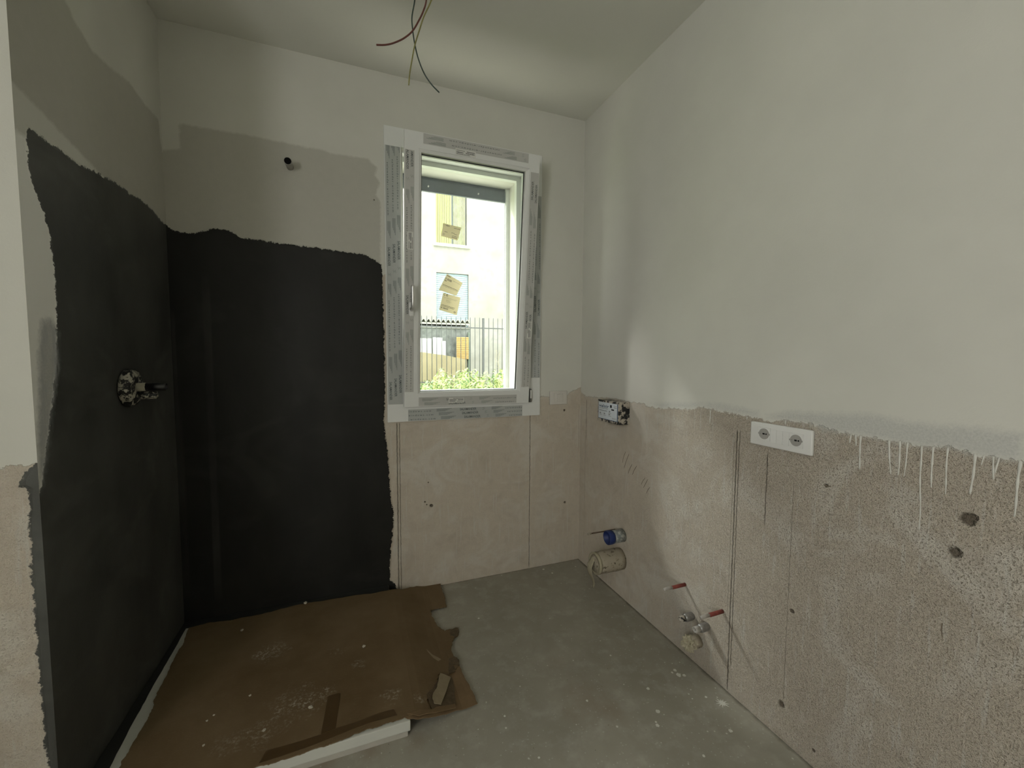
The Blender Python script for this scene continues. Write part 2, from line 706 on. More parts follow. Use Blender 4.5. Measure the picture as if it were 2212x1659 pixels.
c2a, c2b = PX(859, 1050, 1, 0).x, PX(864.5, 1050, 1, 0).x
hb = [(PX(a, b, 1, 0), r) for a, b, r in ((932, 1092, .010), (918, 1084, .005), (922, 1090, .004), (1220, 1085, .008), (1219, 886, .007), (925, 1042, .004), (808, 432, .004))]
wall_back = w.build('wall_back', wall_mat('back_wall_coats', 'y',
                    [(c1, 0, .945, .0022, .9), (c2a, 0, .935, .003, .8), (c2b, 0, .935, .0022, .7), (PX(1250, 950, 1, 0).x, .7, 1.0, .0016, .3)], hb,
                    bands=[(PX(456, 900, 1, 0).x, .030, .12, 1.66, .36), (PX(394, 1150, 1, 0).x, .04, .1, 1.1, .28), (PX(374, 700, 1, 0).x, .014, .9, 1.5, .28)]))

# ------------------------------------------------------------------ right wall
pla_r = uv_poly([(1251, 842), (1264, 856), (1289, 858), (1330, 861), (1362, 868), (1390, 872), (1400, 878), (1419, 883), (1450, 882), (1492, 885), (1511, 880),
                 (1542, 885), (1590, 896), (1618, 901), (1645, 906), (1669, 913), (1682, 907), (1720, 910), (1758, 916), (1785, 923), (1802, 929), (1834, 938),
                 (1870, 943), (1912, 950), (1950, 956), (1990, 964), (2049, 967), (2107, 982), (2161, 991), (2212, 996)], 0, 0)
pla_r = [(.1, pla_r[0][1])]+pla_r+[(-2.2, .965), (-4.5, .97), (-4.5, -.1), (.1, -.1)]
thin_r = uv_poly([(1655, 900), (1700, 890), (1760, 893), (1830, 895), (1895, 897), (1935, 908), (2000, 917), (2070, 922), (2120, 927), (2212, 938), (2212, 998),
                  (2161, 991), (2107, 982), (2049, 967), (1990, 964), (1912, 950), (1850, 938), (1785, 932), (1740, 912), (1690, 906)], 0, 0)
thin_b = uv_poly([(1400, 868), (1480, 866), (1560, 868), (1640, 884), (1645, 906), (1590, 897), (1542, 886), (1511, 881), (1492, 886), (1430, 884)], 0, 0)


def coarse_r(P):
    return np.clip((-P[:, 0]-.40)/.75, .15, 1.0)


w = Wall()
w.grid(lin(-4.3, 0, .014), zs, lambda a, b: (0, a, b),
       {'sd_plaster': lambda P: sdf(P, pla_r), 'sd_thin': lambda P: np.minimum(sdf(P, thin_r), sdf(P, thin_b)+.01), 'coarse': coarse_r}, flip=True)
w.boxed((.002, -4.3, 0), (.25, YO, HC), ('left',))
yb = PX(1590, 1000, 0, 0).y
hr = [(PX(a, b, 0, 0), r) for a, b, r in ((2091, 1122, .016), (2063, 1193, .014), (1711, 1320, .008), (1688, 1520, .012), (1785, 1049, .006), (1757, 1620, .006), (2102, 1118, .01))]
wall_right = w.build('wall_right', wall_mat('right_wall_coats', 'x',
                     [(yb, 0, 1.02, .0026, 1), (yb-.011, .1, 1.02, .0020, .9), (yb+.012, .3, .98, .0012, .4),
                      (PX(1655, 1050, 0, 0).y, .70, .96, .0022, .8), (PX(1266, 950, 0, 0).y, .78, 1.03, .0022, .7),
                      (PX(1262, 1100, 0, 0).y, .1, .78, .0012, .3), (PX(1697, 1400, 0, 0).y, .1, .9, .0012, .35)], hr))
tube(bm := bmesh.new(), [(0.0, 0, 0), (0.0, 0, .001)], .001)
bm.free()

# dribbles of white paint, raised on the plaster
M_DRIP = simple('dribbled_white_paint', (.60, .595, .55), .7, .3, bump=.2)
drips = [((1838, 938), (1836, 957)), ((1849, 938), (1850, 963)), ((1860, 940), (1856, 1013)), ((1921, 950), (1923, 1024)), ((1945, 952), (1940, 1026)),
         ((1962, 956), (1952, 1029)), ((1990, 962), (1986, 1145)), ((2015, 965), (2012, 1053)), ((2048, 966), (2041, 1067)), ((2108, 980), (2095, 1067)),
         ((2127, 984), (2121, 1004)), ((2147, 986), (2146, 1036)), ((2158, 988), (2149, 1022)), ((2205, 996), (2190, 1116)), ((1698, 906), (1696, 919)),
         ((1614, 900), (1613, 906)), ((1535, 884), (1533, 915))]
rnd = random.Random(5)
for (a, b) in drips:
    A, B = PX(*a, 0, 0), PX(*b, 0, 0)
    n = max(4, int((A-B).length/.008))
    pts, rs = [], []
    ph = rnd.random()*9
    wd = rnd.uniform(.0019, .0029)
    for i in range(n+1):
        t = i/n
        p = A.lerp(B, t)
        p.y += .0009*math.sin(ph+t*n*.35)
        p.x = .0008
        pts.append(p)
        rs.append(wd*(1.1-.35*t)*(1+.20*math.sin(ph*3+i*1.3)))
    rs[-1] = wd*.75
    bm = bmesh.new()
    tube(bm, pts, rs, 8)
    obj('paint_drip', bm, M_DRIP, wall_right, True)

# scratches raked into the plaster
M_SCR = simple('raked_scratch', (.17, .14, .105), .9, .1)
for st_ in ([(1352, 975), (1347, 988), (1345, 1000)], [(1359, 980), (1353, 996), (1348, 1012)], [(1366, 1002), (1360, 1014), (1357, 1023)], [(1376, 1006), (1370, 1016), (1366, 1026)],
            [(1394, 1032), (1389, 1039), (1385, 1047)], [(1400, 1035), (1394, 1046), (1390, 1054)], [(1404, 1052), (1399, 1060), (1397, 1066)], [(1779, 1047), (1786, 1050), (1796, 1051)], [(2036, 1345), (2034, 1360), (2036, 1378)]):
    P = catmull([PX(*q, 0, .0006) for q in st_], 4)
    bm = bmesh.new()
    tube(bm, P, [.0008]+[.0015]*(len(P)-2)+[.0006], 6, lump=.3)
    obj('scratch', bm, M_SCR, wall_right)

# ------------------------------------------------------------------ left wall block (niche side + end face)
blk_l = uv_poly([(57, 271), (95, 300), (120, 318), (140, 330), (165, 353), (200, 369), (235, 386), (260, 402), (280, 418), (300, 428), (320, 445),
                 (335, 461), (345, 474), (355, 483), (362, 490)], 0, XL)
blk_l2 = uv_poly([(88, 1062), (95, 1000), (103, 945), (108, 900), (115, 850), (122, 760), (122, 700), (121, 640), (119, 600), (112, 540), (103, 490),
                  (92, 450), (75, 410), (65, 380), (58, 330)], 0, XL)
blk_l = blk_l+[(.1, blk_l[-1][1]), (.1, -.1), (YP-.2, -.1), (YP-.2, blk_l2[0][1]-.03)]+blk_l2
raw_l = uv_poly([(60, -60), (120, -30), (150, 18), (158, 42), (200, 110), (240, 148), (280, 178), (310, 222), (342, 258), (346, 300), (350, 328)], 0, XL)
zcut = [(.1, raw_l[-1][1]), (.1, 1.75), (YP-.1, 1.95), (YP-.1, raw_l[0][1])]
raw_l = raw_l+zcut
w = Wall()
white_l = [(YP-.05, PX(60, 300, 0, XL).z), (PX(62, 300, 0, XL).y, PX(62, 300, 0, XL).z), (YP+.25, PX(80, 360, 0, XL).z), (YP+.25, .9), (YP-.05, .9)]
smear_l = uv_poly([(90, 695), (112, 690), (126, 720), (128, 790), (118, 850), (110, 930), (102, 985), (93, 1040), (86, 1075), (82, 1050), (84, 960), (86, 850), (85, 760)], 0, XL)
w.grid(lin(YP, 0.0, .012), zs, lambda a, b: (XL, a, b), {'sd_black': lambda P: sdf(P, blk_l), 'sd_raw': lambda P: sdf(P, raw_l), 'sd_thin': lambda P: sdf(P, smear_l), 'sd_white': lambda P: sdf(P, white_l)})
pla_e = [PX(x, y, 1, YP) for x, y in ((100, 1003), (60, 1001), (40, 1003), (20, 1006), (0, 1016))]
pla_e = [(-2.0, pla_e[0].z)]+[(p.x, p.z) for p in pla_e]+[(-2.4, pla_e[-1].z-.01), (-3.4, pla_e[-1].z), (-3.4, -.1), (-2.0, -.1)]
blk_e = [PX(x, y, 1, YP) for x, y in ((66, 1058), (40, 1046), (47, 1040), (58, 1018), (72, 1003))]
blk_e2 = [PX(x, y, 1, YP) for x, y in ((62, 1070), (66, 1100), (62, 1112), (63, 1150), (70, 1250), (75, 1330), (82, 1420), (90, 1520), (98, 1600), (104, 1659), (112, 1800))]
blk_e = [(-2.0, blk_e[-1].z)]+[(p.x, p.z) for p in reversed(blk_e)]+[(p.x, p.z) for p in blk_e2]+[(-2.05, -.1), (-2.0, -.1)]
w.grid(lin(-3.2, XL, .012), zs, lambda a, b: (a, YP, b), {'sd_black': lambda P: sdf(P, blk_e), 'sd_plaster': lambda P: sdf(P, pla_e), 'coarse': lambda P: np.full(len(P), .35)})
w.boxed((-3.2, YP+.002, 0), (XL-.002, YO, HC), ('front', 'right'))
wall_left = w.build('wall_left', wall_mat('left_wall_coats', 'x', black=(.060, .061, .056), smear=True, bands=[(PX(356, 1000, 0, XL).y, .010, .1, 1.6, .45), (PX(372, 800, 0, XL).y, .016, .1, 1.7, .35), (PX(330, 600, 0, XL).y, .03, 1.45, 1.95, .35)]))

# ------------------------------------------------------------------ rest of the shell
M_PAINT = wall_mat('painted_plain_wall', 'x')


def slab(name, a, b, m, kind='structure'):
    bm = bmesh.new()
    box(bm, a, b)
    return tag(obj(name, bm, m), kind=kind)


def plain(name, c, **kw):
    return simple(name, c, **kw)


k = NT('ceiling_paint', .9, .2)
k.color(k.mix(k.ramp(k.noise(1.6, 3), .3, .7), (.69, .69, .63), (.72, .715, .655)))
k.normal(k.bump(k.noise(40, 4), .15, .002))
M_CEIL = k.m
slab('ceiling', (-3.4, -4.5, HC), (.25, YO, HC+.2), M_CEIL)
M_WHITEWALL = plain('plain_wall_paint', (.58, .58, .53), rough=.9, spec=.2, var=.02)
bm = bmesh.new()
box(bm, (-3.4, -4.5, 0), (-3.2, -4.2, HC))
box(bm, (-3.4, -2.8, 0), (-3.2, YP, HC))
box(bm, (-3.4, -4.2, 0), (-3.2, -2.8, .8))
box(bm, (-3.4, -4.2, 2.25), (-3.2, -2.8, HC))
tag(obj('wall_west', bm, M_WHITEWALL), kind='structure')
slab('wall_rear', (-3.2, -4.5, 0), (0.25, -4.3, HC), M_WHITEWALL)
M_PVC = simple('white_upvc', (.72, .73, .71), .35, .5, var=.01)
bm = bmesh.new()
ring(bm, -4.1995, -2.8005, .8005, 2.2495, .05, .05, .05, .05, -3.32, -3.28, M=Matrix(((0, 1, 0, 0), (1, 0, 0, 0), (0, 0, 1, 0), (0, 0, 0, 1))))
tag(obj('fill_window', bm, M_PVC), kind='structure')  # unseen window, added as the opening for the side fill lamp

# floor : grey-green screed with paint flecks and dust
k = NT('dusty_screed', .82, .25)
n1 = k.noise(2.2, 6, .62)
n2 = k.noise(14, 6, .65)
n3 = k.noise(120, 4, .7)
c = k.mix(k.ramp(n1, .35, .68), (.285, .268, .222), (.365, .348, .295))
c = k.mix(k.ma('MULTIPLY', k.ramp(n2, .5, .7), .4), c, (.44, .43, .385))
c = k.mix(k.ma('MULTIPLY', k.ramp(k.noise(5, 6, .7, dist=.8), .52, .66), .4), c, (.28, .26, .215))
c = k.mix(k.ma('MULTIPLY', k.ramp(n3, .6, .75), .25), c, (.42, .41, .37))
for (q, r, s_) in (((800, 1625), .06, .5), ((700, 1650), .06, .5), ((900, 1600), .05, .4), ((1270, 1510), .13, .4), ((1330, 1545), .07, .3), ((1200, 1430), .05, .25), ((1235, 1545), .05, .25)):
    c = k.mix(k.ma('MULTIPLY', k.spot(PX(*q, 2, 0), r, .9, .6, 16), s_), c, (.23, .175, .13))
vn = k.vor(34, out='Distance')
sp, sel = vn, vn.node.outputs['Color']
sx = k.n('ShaderNodeSeparateColor')
k.l(sel, sx.inputs[0])
Xf = k.xyz()
near = k.ramp(Xf[1], -.6, -1.3, .84, .60)
m = k.ma('MULTIPLY', k.ramp(k.ma('ADD', sp, k.ma('MULTIPLY', n3, .14)), .15, .19, 1, 0), k.ma('GREATER_THAN', sx.outputs[0], near))
c = k.mix(k.ma('MULTIPLY', m, .75), c, (.62, .61, .56))
sp2 = k.vor(90)
sel2 = sp2.node.outputs['Color']
sx2 = k.n('ShaderNodeSeparateColor')
k.l(sel2, sx2.inputs[0])
m2 = k.ma('MULTIPLY', k.ramp(sp2, .16, .26, 1, 0), k.ma('GREATER_THAN', sx2.outputs[1], k.ramp(Xf[1], -.4, -1.2, .93, .74)))
c = k.mix(k.ma('MULTIPLY', m2, .5), c, (.50, .49, .45))
m3 = k.ma('MULTIPLY', k.ramp(sp2, .08, .14, 1, 0), k.ma('GREATER_THAN', sx2.outputs[2], .992))
c = k.mix(k.ma('MULTIPLY', m3, .8), c, (.06, .05, .04))
# darker lines in the angle with the walls
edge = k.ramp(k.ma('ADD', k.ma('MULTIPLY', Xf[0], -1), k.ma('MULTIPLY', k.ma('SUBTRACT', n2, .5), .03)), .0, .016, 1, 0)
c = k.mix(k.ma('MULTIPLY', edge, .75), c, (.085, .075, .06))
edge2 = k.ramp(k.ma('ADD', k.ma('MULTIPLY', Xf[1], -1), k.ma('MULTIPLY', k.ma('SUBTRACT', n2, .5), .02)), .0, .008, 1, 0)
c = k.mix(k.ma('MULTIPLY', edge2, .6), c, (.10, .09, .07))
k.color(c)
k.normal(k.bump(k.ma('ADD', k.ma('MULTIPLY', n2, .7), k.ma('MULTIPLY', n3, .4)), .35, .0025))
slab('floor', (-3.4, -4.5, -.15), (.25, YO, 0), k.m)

# paint splashes on the floor, low solid drops
M_SPLASH = simple('splashed_white_paint', (.62, .615, .57), .7, .3)
floor = bpy.data.objects['floor']


def splash(px, py, r, arms=0, seed=0):
    rn = random.Random(seed)
    c0 = PX(px, py, 2, 0)
    n = 22
    P = []
    for i in range(n):
        a = 2*math.pi*i/n
        q = r*(.75+.4*rn.random())
        if arms and i % 2 == 0:
            q = r*(1.1+.9*rn.random())
        elif arms:
            q = r*.65
        P.append((c0.x+q*math.cos(a), c0.y+q*math.sin(a)))
    sheet('paint_splash', P, lambda x, y: (x, y, .0), .0012, M_SPLASH, floor, spacing=None)


for i, (x, y, r, ar) in enumerate([(1560, 1519, .017, 1), (1458, 1448, .009, 0), (1466, 1458, .013, 0), (1478, 1459, .009, 0), (1452, 1453, .006, 0), (1400, 1488, .008, 0),
                                   (1421, 1537, .010, 0), (1420, 1567, .009, 0), (1417, 1560, .005, 0), (1578, 1579, .009, 0), (1525, 1506, .006, 0), (1268, 1514, .006, 0),
                                   (1093, 1573, .005, 0), (1164, 1637, .005, 0), (1174, 1230, .009, 0), (1193, 1238, .007, 0), (1520, 1633, .006, 0), (1090, 1547, .005, 0),
                                   (1319, 1416, .005, 0), (1243, 1224, .006, 0), (1034, 1336, .006, 0), (1333, 1570, .005, 0)]):
    splash(x, y, r*.75, ar, i)

# ------------------------------------------------------------------ window_1
win = thing('window_1', (-.72, 0, 1.0), kind='structure')
M_GASKET = simple('dark_gasket', (.05, .055, .05), .6, .3)
M_FILM_A = simple('grey_film_frame', (.42, .435, .42), .38, .5, var=.05, scale=12, bump=.12, bs=25)
M_FILM_B = simple('grey_film_sash', (.49, .49, .465), .38, .5, var=.04, scale=12, bump=.12, bs=25)
M_INK = simple('dark_print', (.07, .09, .09), .6, .3, var=.2)
M_INKG = simple('grey_print', (.27, .29, .28), .6, .3, var=.1)
M_INKS = simple('sash_print', (.10, .11, .105), .6, .3, var=.2)
M_INKSG = simple('sash_pale_print', (.345, .36, .335), .6, .3, var=.1)
FX0, FX1, FZ0, FZ1 = -1.1623, -.2861, .9411, 2.4438
YF = -.012
bm = bmesh.new()
ring(bm, FX0, FX1, FZ0, FZ1, -FX0-1.078, .0905+FX1-FX1, .0905, .0905, YF, .0, bev=.0015)
obj('frame_flange', bm, M_PVC, win)
bm = bmesh.new()
ring(bm, -1.0735, -.3925, 1.031, 2.334, .003, .006, .006, .006, -.0005, .045)
ring(bm, -1.0735, -.3925, 1.031, 2.334, .009, .030, .030, .030, .045, .075)
obj('window_frame', bm, M_PVC, win)

# sash : local coords (x, y depth toward outside, s up) turned about its bottom edge
SX0, SX1, SZ0, SL = -1.08, -.37, 1.0201, 1.3509
MS = Matrix.Translation((0, -.035, SZ0)) @ Matrix.Rotation(TILT, 4, 'X')


def Ms(bm, a=None):
    bmesh.ops.transform(bm, matrix=MS, verts=bm.verts)


bm = bmesh.new()
GX0, GX1, GS0, GS1 = -.9972, -.4487, .0785, 1.2600
ring(bm, SX0, SX1, 0, SL, .0705, .0590, .0690, .0770, 0, .016, bev=.002)
ring(bm, SX0+.016, SX1-.026, .018, SL-.03, .0655, .044, .062, .054, .0155, .064)
Ms(bm)
obj('window_sash', bm, M_PVC, win)
bm = bmesh.new()     # glazing bead, bevelled toward the pane
o4 = [(-1.0095, .0690), (-.4290, .0690), (-.4290, 1.2739), (-1.0095, 1.2739)]
i4 = [(GX0, GS0), (GX1, GS0), (GX1, GS1), (GX0, GS1)]
A = [bm.verts.new((x, .0005, s)) for x, s in o4]
m4 = [(GX0-.001, GS0-.001), (GX1+.001, GS0-.001), (GX1+.001, GS1+.001), (GX0-.001, GS1+.001)]
M4 = [bm.verts.new((x, .007, s)) for x, s in m4]
B = [bm.verts.new((x, .022, s)) for x, s in i4]
C = [bm.verts.new((x, .0265, s)) for x, s in i4]
D = [bm.verts.new((x, .0265, s)) for x, s in o4]
for i in range(4):
    j = (i+1) % 4
    for q in ((A, M4), (M4, B), (B, C), (C, D), (D, A)):
        bm.faces.new((q[0][i], q[0][j], q[1][j], q[1][i]))
Ms(bm)
obj('glazing_bead', bm, M_PVC, win)
bm = bmesh.new()
ring(bm, GX0, GX1, GS0, GS1, .0035, .0045, .0035, .0045, .0235, .0275)
Ms(bm)
obj('gasket', bm, M_GASKET, win)
k = NT('window_glass')
tr = k.n('ShaderNodeBsdfTransparent')
tr.inputs[0].default_value = (.95, .975, .955, 1)
gl = k.n('ShaderNodeBsdfGlossy')
gl.inputs['Roughness'].default_value = .03
fr = k.n('ShaderNodeFresnel')
fr.inputs[0].default_value = 1.35
mx = k.n('ShaderNodeMixShader')
k.l(fr.outputs[0], mx.inputs[0])
k.l(tr.outputs[0], mx.inputs[1])
k.l(gl.outputs[0], mx.inputs[2])
k.l(mx.outputs[0], k.out.inputs[0])
M_GLASS = k.m
bm = bmesh.new()
box(bm, (GX0-.006, .028, GS0-.006), (GX1+.006, .032, GS1+.006))
Ms(bm)
obj('glass_pane', bm, M_GLASS, win)

# ------------------------------------------------------------------ lettering
_glyph = {}


def glyphs(txt, bold=False):
    key = (txt, bold)
    if key in _glyph:
        return _glyph[key]
    cu = bpy.data.curves.new('t', 'FONT')
    cu.body = txt
    cu.size = 1.0
    cu.resolution_u = 2
    cu.offset = .012 if bold else .004
    if txt.startswith('salam'):
        cu.space_character = 1.45
    o = bpy.data.objects.new('t', cu)
    COL.objects.link(o)
    dg = bpy.context.evaluated_depsgraph_get()
    me = bpy.data.meshes.new_from_object(o.evaluated_get(dg))
    V = [(v.co.x, v.co.y) for v in me.vertices]
    F = [tuple(p.vertices) for p in me.polygons]
    bpy.data.objects.remove(o)
    bpy.data.curves.remove(cu)
    bpy.data.meshes.remove(me)
    x0, x1 = min(v[0] for v in V), max(v[0] for v in V)
    y0, y1 = min(v[1] for v in V), max(v[1] for v in V)
    V = [((x-x0), (y)) for x, y in V]
    _glyph[key] = (V, F, x1-x0, y0, y1)
    return _glyph[key]


class Print:
    """flat print in a plane : place(u, v) -> 3-D point"""

    def __init__(s, to3):
        s.to3, s.V, s.F, s.mi = to3, [], [], []

    def poly(s, pts, mi=0):
        n = len(s.V)
        s.V += [tuple(s.to3(*p)) for p in pts]
        s.F.append(tuple(range(n, n+len(pts))))
        s.mi.append(mi)

    def rect(s, u0, v0, u1, v1, mi=0):
        s.poly([(u0, v0), (u1, v0), (u1, v1), (u0, v1)], mi)

    def text(s, txt, u, v, length, height, mi=0, bold=False, clip=None, rot=0.0):
        V, F, wd, y0, y1 = glyphs(txt, bold)
        n = len(s.V)
        cr, sr = math.cos(rot), math.sin(rot)
        W = []
        for x, y in V:
            a, b = x/wd*length, y/.70*height
            W.append((u+a*cr-b*sr, v+a*sr+b*cr))
        s.V += [tuple(s.to3(*p)) for p in W]
        for f in F:
            if clip and any(not (clip[0] <= W[i][0] <= clip[1]) for i in f):
                continue
            s.F.append(tuple(n+i for i in f))
            s.mi.append(mi)

    def logo(s, u, v, h, mi=0):
        """small running emblem : curled body, head and feet"""
        P = [(0, .1), (.35, 0), (.75, .1), (.8, .45), (.45, .6), (.3, .85), (.6, 1.0), (1.0, .95), (1.25, 1.1)]
        w_ = .16
        for i in range(len(P)-1):
            (a, b), (c, d) = P[i], P[i+1]
            L = math.hypot(c-a, d-b)
            nx, ny = -(d-b)/L*w_/2, (c-a)/L*w_/2
            s.poly([(u+(a+nx)*h, v+(b+ny)*h), (u+(a-nx)*h, v+(b-ny)*h), (u+(c-nx)*h, v+(d-ny)*h), (u+(c+nx)*h, v+(d+ny)*h)], mi)
        for (a, b, c, d) in ((.8, .4, 1.2, .3), (1.2, .3, 1.35, .05), (.3, .8, 0, .95)):
            s.poly([(u+a*h, v+(b+.06)*h), (u+a*h, v+(b-.06)*h), (u+c*h, v+(d-.06)*h), (u+c*h, v+(d+.06)*h)], mi)

    def build(s, name, mats, parent):
        me = bpy.data.meshes.new(name)
        off = root_off(parent)
        me.from_pydata([tuple(Vector(v)-off) for v in s.V], [], s.F)
        o = link(name, me, mats, parent)
        me.polygons.foreach_set('material_index', s.mi)
        me.update()
        return o


def film_print(to3, length, rows, phase, tshift, inks, parent, gaps=()):
    """rows : (v of baseline, height). the film's repeat is 0.69 m"""
    p = Print(to3)
    for ri, (v, h) in enumerate(rows):
        u = phase+tshift*ri-.69*2
        while u < length:
            def vis(a, b):
                return b > 0 and a < length and not any(g0 < (a+b)/2 < g1 and g2 <= ri for g0, g1, g2 in gaps)
            clip = (0.001, length-.001)
            if vis(u, u+.26):
                p.text('salamander-windows.com', u, v, .26, h*.62, 0, False, clip)
            for (a, b) in ((.29, .375), (.605, .670)):
                if vis(u+a, u+b):
                    x0, x1 = max(u+a, .001), min(u+b, length-.001)
                    if x1 > x0:
                        for q in range(4):
                            y = v+h*(.95-.30*q)
                            e = x1-(.012*q if x1 == u+b else 0)
                            p.rect(x0, y-.13*h, max(e, x0+.002), y+.10*h, 1)
            if vis(u+.42, u+.515):
                p.text('SALAMANDER', u+.42, v, .095, h*.88, 0, True, clip)
                x0, x1 = max(u+.42, .001), min(u+.52, length-.001)
                if x1 > x0:
                    p.rect(x0, v-.30*h, x1, v-.24*h, 1)
            if u+.55 > 0 and u+.58 < length and vis(u+.55, u+.58):
                p.logo(u+.55, v, h*.9, 1)
            u += .69
    return p.build('lettering', inks, parent)


def film(to3, length, width, rows, phase, tshift, mat, inks, thick=.0004, gaps=()):
    """strip of protective film with print, to3(u, v, lift)"""
    bm = bmesh.new()
    C = [to3(u, v, l) for l in (0.0002, thick+.0002) for u, v in ((0, 0), (length, 0), (length, width), (0, width))]
    V = [bm.verts.new(c) for c in C]
    for q in ((0, 1, 2, 3), (7, 6, 5, 4), (0, 4, 5, 1), (1, 5, 6, 2), (2, 6, 7, 3), (3, 7, 4, 0)):
        bm.faces.new([V[i] for i in q])
    o = obj('protective_film', bm, mat, win)
    film_print(lambda u, v: to3(u, v, thick+.0007), length, rows, phase, tshift, inks, o, gaps)
    return o


def fr3(x, z, lift):
    return Vector((x, YF-lift, z))


def sa3(x, s, lift):
    return MS @ Vector((x, -lift, s))


INKA, INKB = [M_INK, M_INKG], [M_INKS, M_INKSG]
# frame : left film reads downward, right film reads upward, bottom film upright
film(lambda u, v, l: fr3(-1.158+v, 2.348-u, l), 1.313, .0755, [(.008, .014), (.033, .014), (.057, .014)], .085, -.018, M_FILM_A, INKA)
film(lambda u, v, l: fr3(-.289-v, 1.165+u, l), 1.05, .058, [(.006, .014), (.030, .014)], -.055, .02, M_FILM_A, INKA)
film(lambda u, v, l: fr3(-1.057+u, .9425+v, l), .656, .062, [(.004, .014), (.026, .014), (.047, .014)], -.115, -.012, M_FILM_A, INKA)
# sash
film(lambda u, v, l: sa3(-1.077+v, 1.262-u, l), 1.181, .045, [(.007, .013), (.028, .013)], -.425, -.014, M_FILM_B, INKB)
film(lambda u, v, l: sa3(-.437-u, 1.3475-v, l), .553, .047, [(.008, .013), (.029, .013)], -.545+.02, -.012, M_FILM_B, INKB)
film(lambda u, v, l: sa3(-1.005+u, .004+v, l), .557, .047, [(.005, .013), (.027, .013)], -.455+.69-.04-.455, -.012, M_FILM_B, INKB)
film(lambda u, v, l: sa3(-.3735-v, .095+u, l), 1.165, .047, [(.006, .013), (.028, .013)], -.10, .014, M_FILM_B, INKB)

# white maker's stickers on the film, with rows of small dark print
M_STICK = simple('white_sticker', (.66, .66, .62), .6, .3, var=.02)


def small_label(to3, L, Wd, seed):
    bm = bmesh.new()
    C = [to3(u, v, l) for l in (.0009, .0014) for u, v in ((0, 0), (L, 0), (L, Wd), (0, Wd))]
    V = [bm.verts.new(c) for c in C]
    for q in ((0, 1, 2, 3), (7, 6, 5, 4), (0, 4, 5, 1), (1, 5, 6, 2), (2, 6, 7, 3), (3, 7, 4, 0)):
        bm.faces.new([V[i] for i in q])
    o = obj('film_sticker', bm, M_STICK, win)
    p = Print(lambda u, v: to3(u, v, .0018))
    rn = random.Random(seed)
    for (v, h, a, b) in ((.78, .10, .3, .95), (.50, .16, .06, .50), (.50, .16, .62, .95), (.26, .13, .06, .45), (.24, .09, .55, .95)):
        u = a*L
        while u < b*L:
            q = rn.uniform(.0015, .004)
            p.rect(u, v*Wd, min(u+q, b*L), (v+h)*Wd, 0)
            u += q+.0009
    p.build('print', [M_INKS], o)


small_label(lambda u, v, l: sa3(-.852+.105-u+.02, 1.304+.004-v, l), .105, .030, 1)
small_label(lambda u, v, l: sa3(-.845+u, .016+v, l), .085, .028, 2)
small_label(lambda u, v, l: sa3(-.372-v, .375+u, l), .095, .030, 3)
small_label(lambda u, v, l: sa3(-1.066+v, .885-u, l), .085, .030, 4)

# handle
hx, hs = -1.0445, .5080
M_SILVER = simple('silver_handle', (.62, .62, .60), .28, .6, metal=.55, var=.02)
bm = bmesh.new()
vs = box(bm, (hx-.014, -.009, hs-.036), (hx+.014, -.0002, hs+.036), bev=.006)
Ms(bm)
hb_ = obj('window_handle', bm, M_PVC, win, True)
bm = bmesh.new()
P = catmull([(hx, -.004, hs+.002), (hx, -.022, hs), (hx+.001, -.040, hs+.008), (hx+.002, -.046, hs+.035), (hx+.002, -.045, hs+.075), (hx+.001, -.043, hs+.118)], 7)
rr = [.0095]*9+[.0088]*(len(P)-10)+[.006]
tube(bm, P, rr[:len(P)], 14)
bmesh.ops.scale(bm, vec=(1.12, 1, 1), space=Matrix.Translation((-hx, 0, 0)), verts=bm.verts)
Ms(bm)
obj('lever', bm, M_SILVER, hb_, True)
# hinge at the lower right
bm = bmesh.new()
tube(bm, [(-.357, -.030, 1.024), (-.357, -.030, 1.100)], .0065, 14)
box(bm, (-.365, -.024, 1.022), (-.350, -.0125, 1.102), bev=.001)
obj('hinge', bm, simple('bronze_hinge', (.10, .10, .09), .4, .5, metal=.4), win)
bm = bmesh.new()
box(bm, (-.3605, -.0375, 1.046), (-.3535, -.0365, 1.094))
obj('hinge_inlay', bm, M_PVC, win)

# inspection labels stuck on the glass
k = NT('label_paper', .8, .2)
k.color(k.mix(k.noise(20, 3), (.40, .375, .32), (.47, .44, .38)))
tl = k.n('ShaderNodeBsdfTranslucent')
tl.inputs[0].default_value = (.86, .80, .64, 1)
mxl = k.n('ShaderNodeMixShader')
mxl.inputs[0].default_value = .86
k.l(k.b.outputs[0], mxl.inputs[1])
k.l(tl.outputs[0], mxl.inputs[2])
k.l(mxl.outputs[0], k.out.inputs[0])
M_LABEL = k.m
M_LPRINT = simple('label_print', (.12, .11, .09), .7, .2, var=.2)
M_LPALE = simple('label_pale_print', (.26, .24, .20), .7, .2, var=.1)


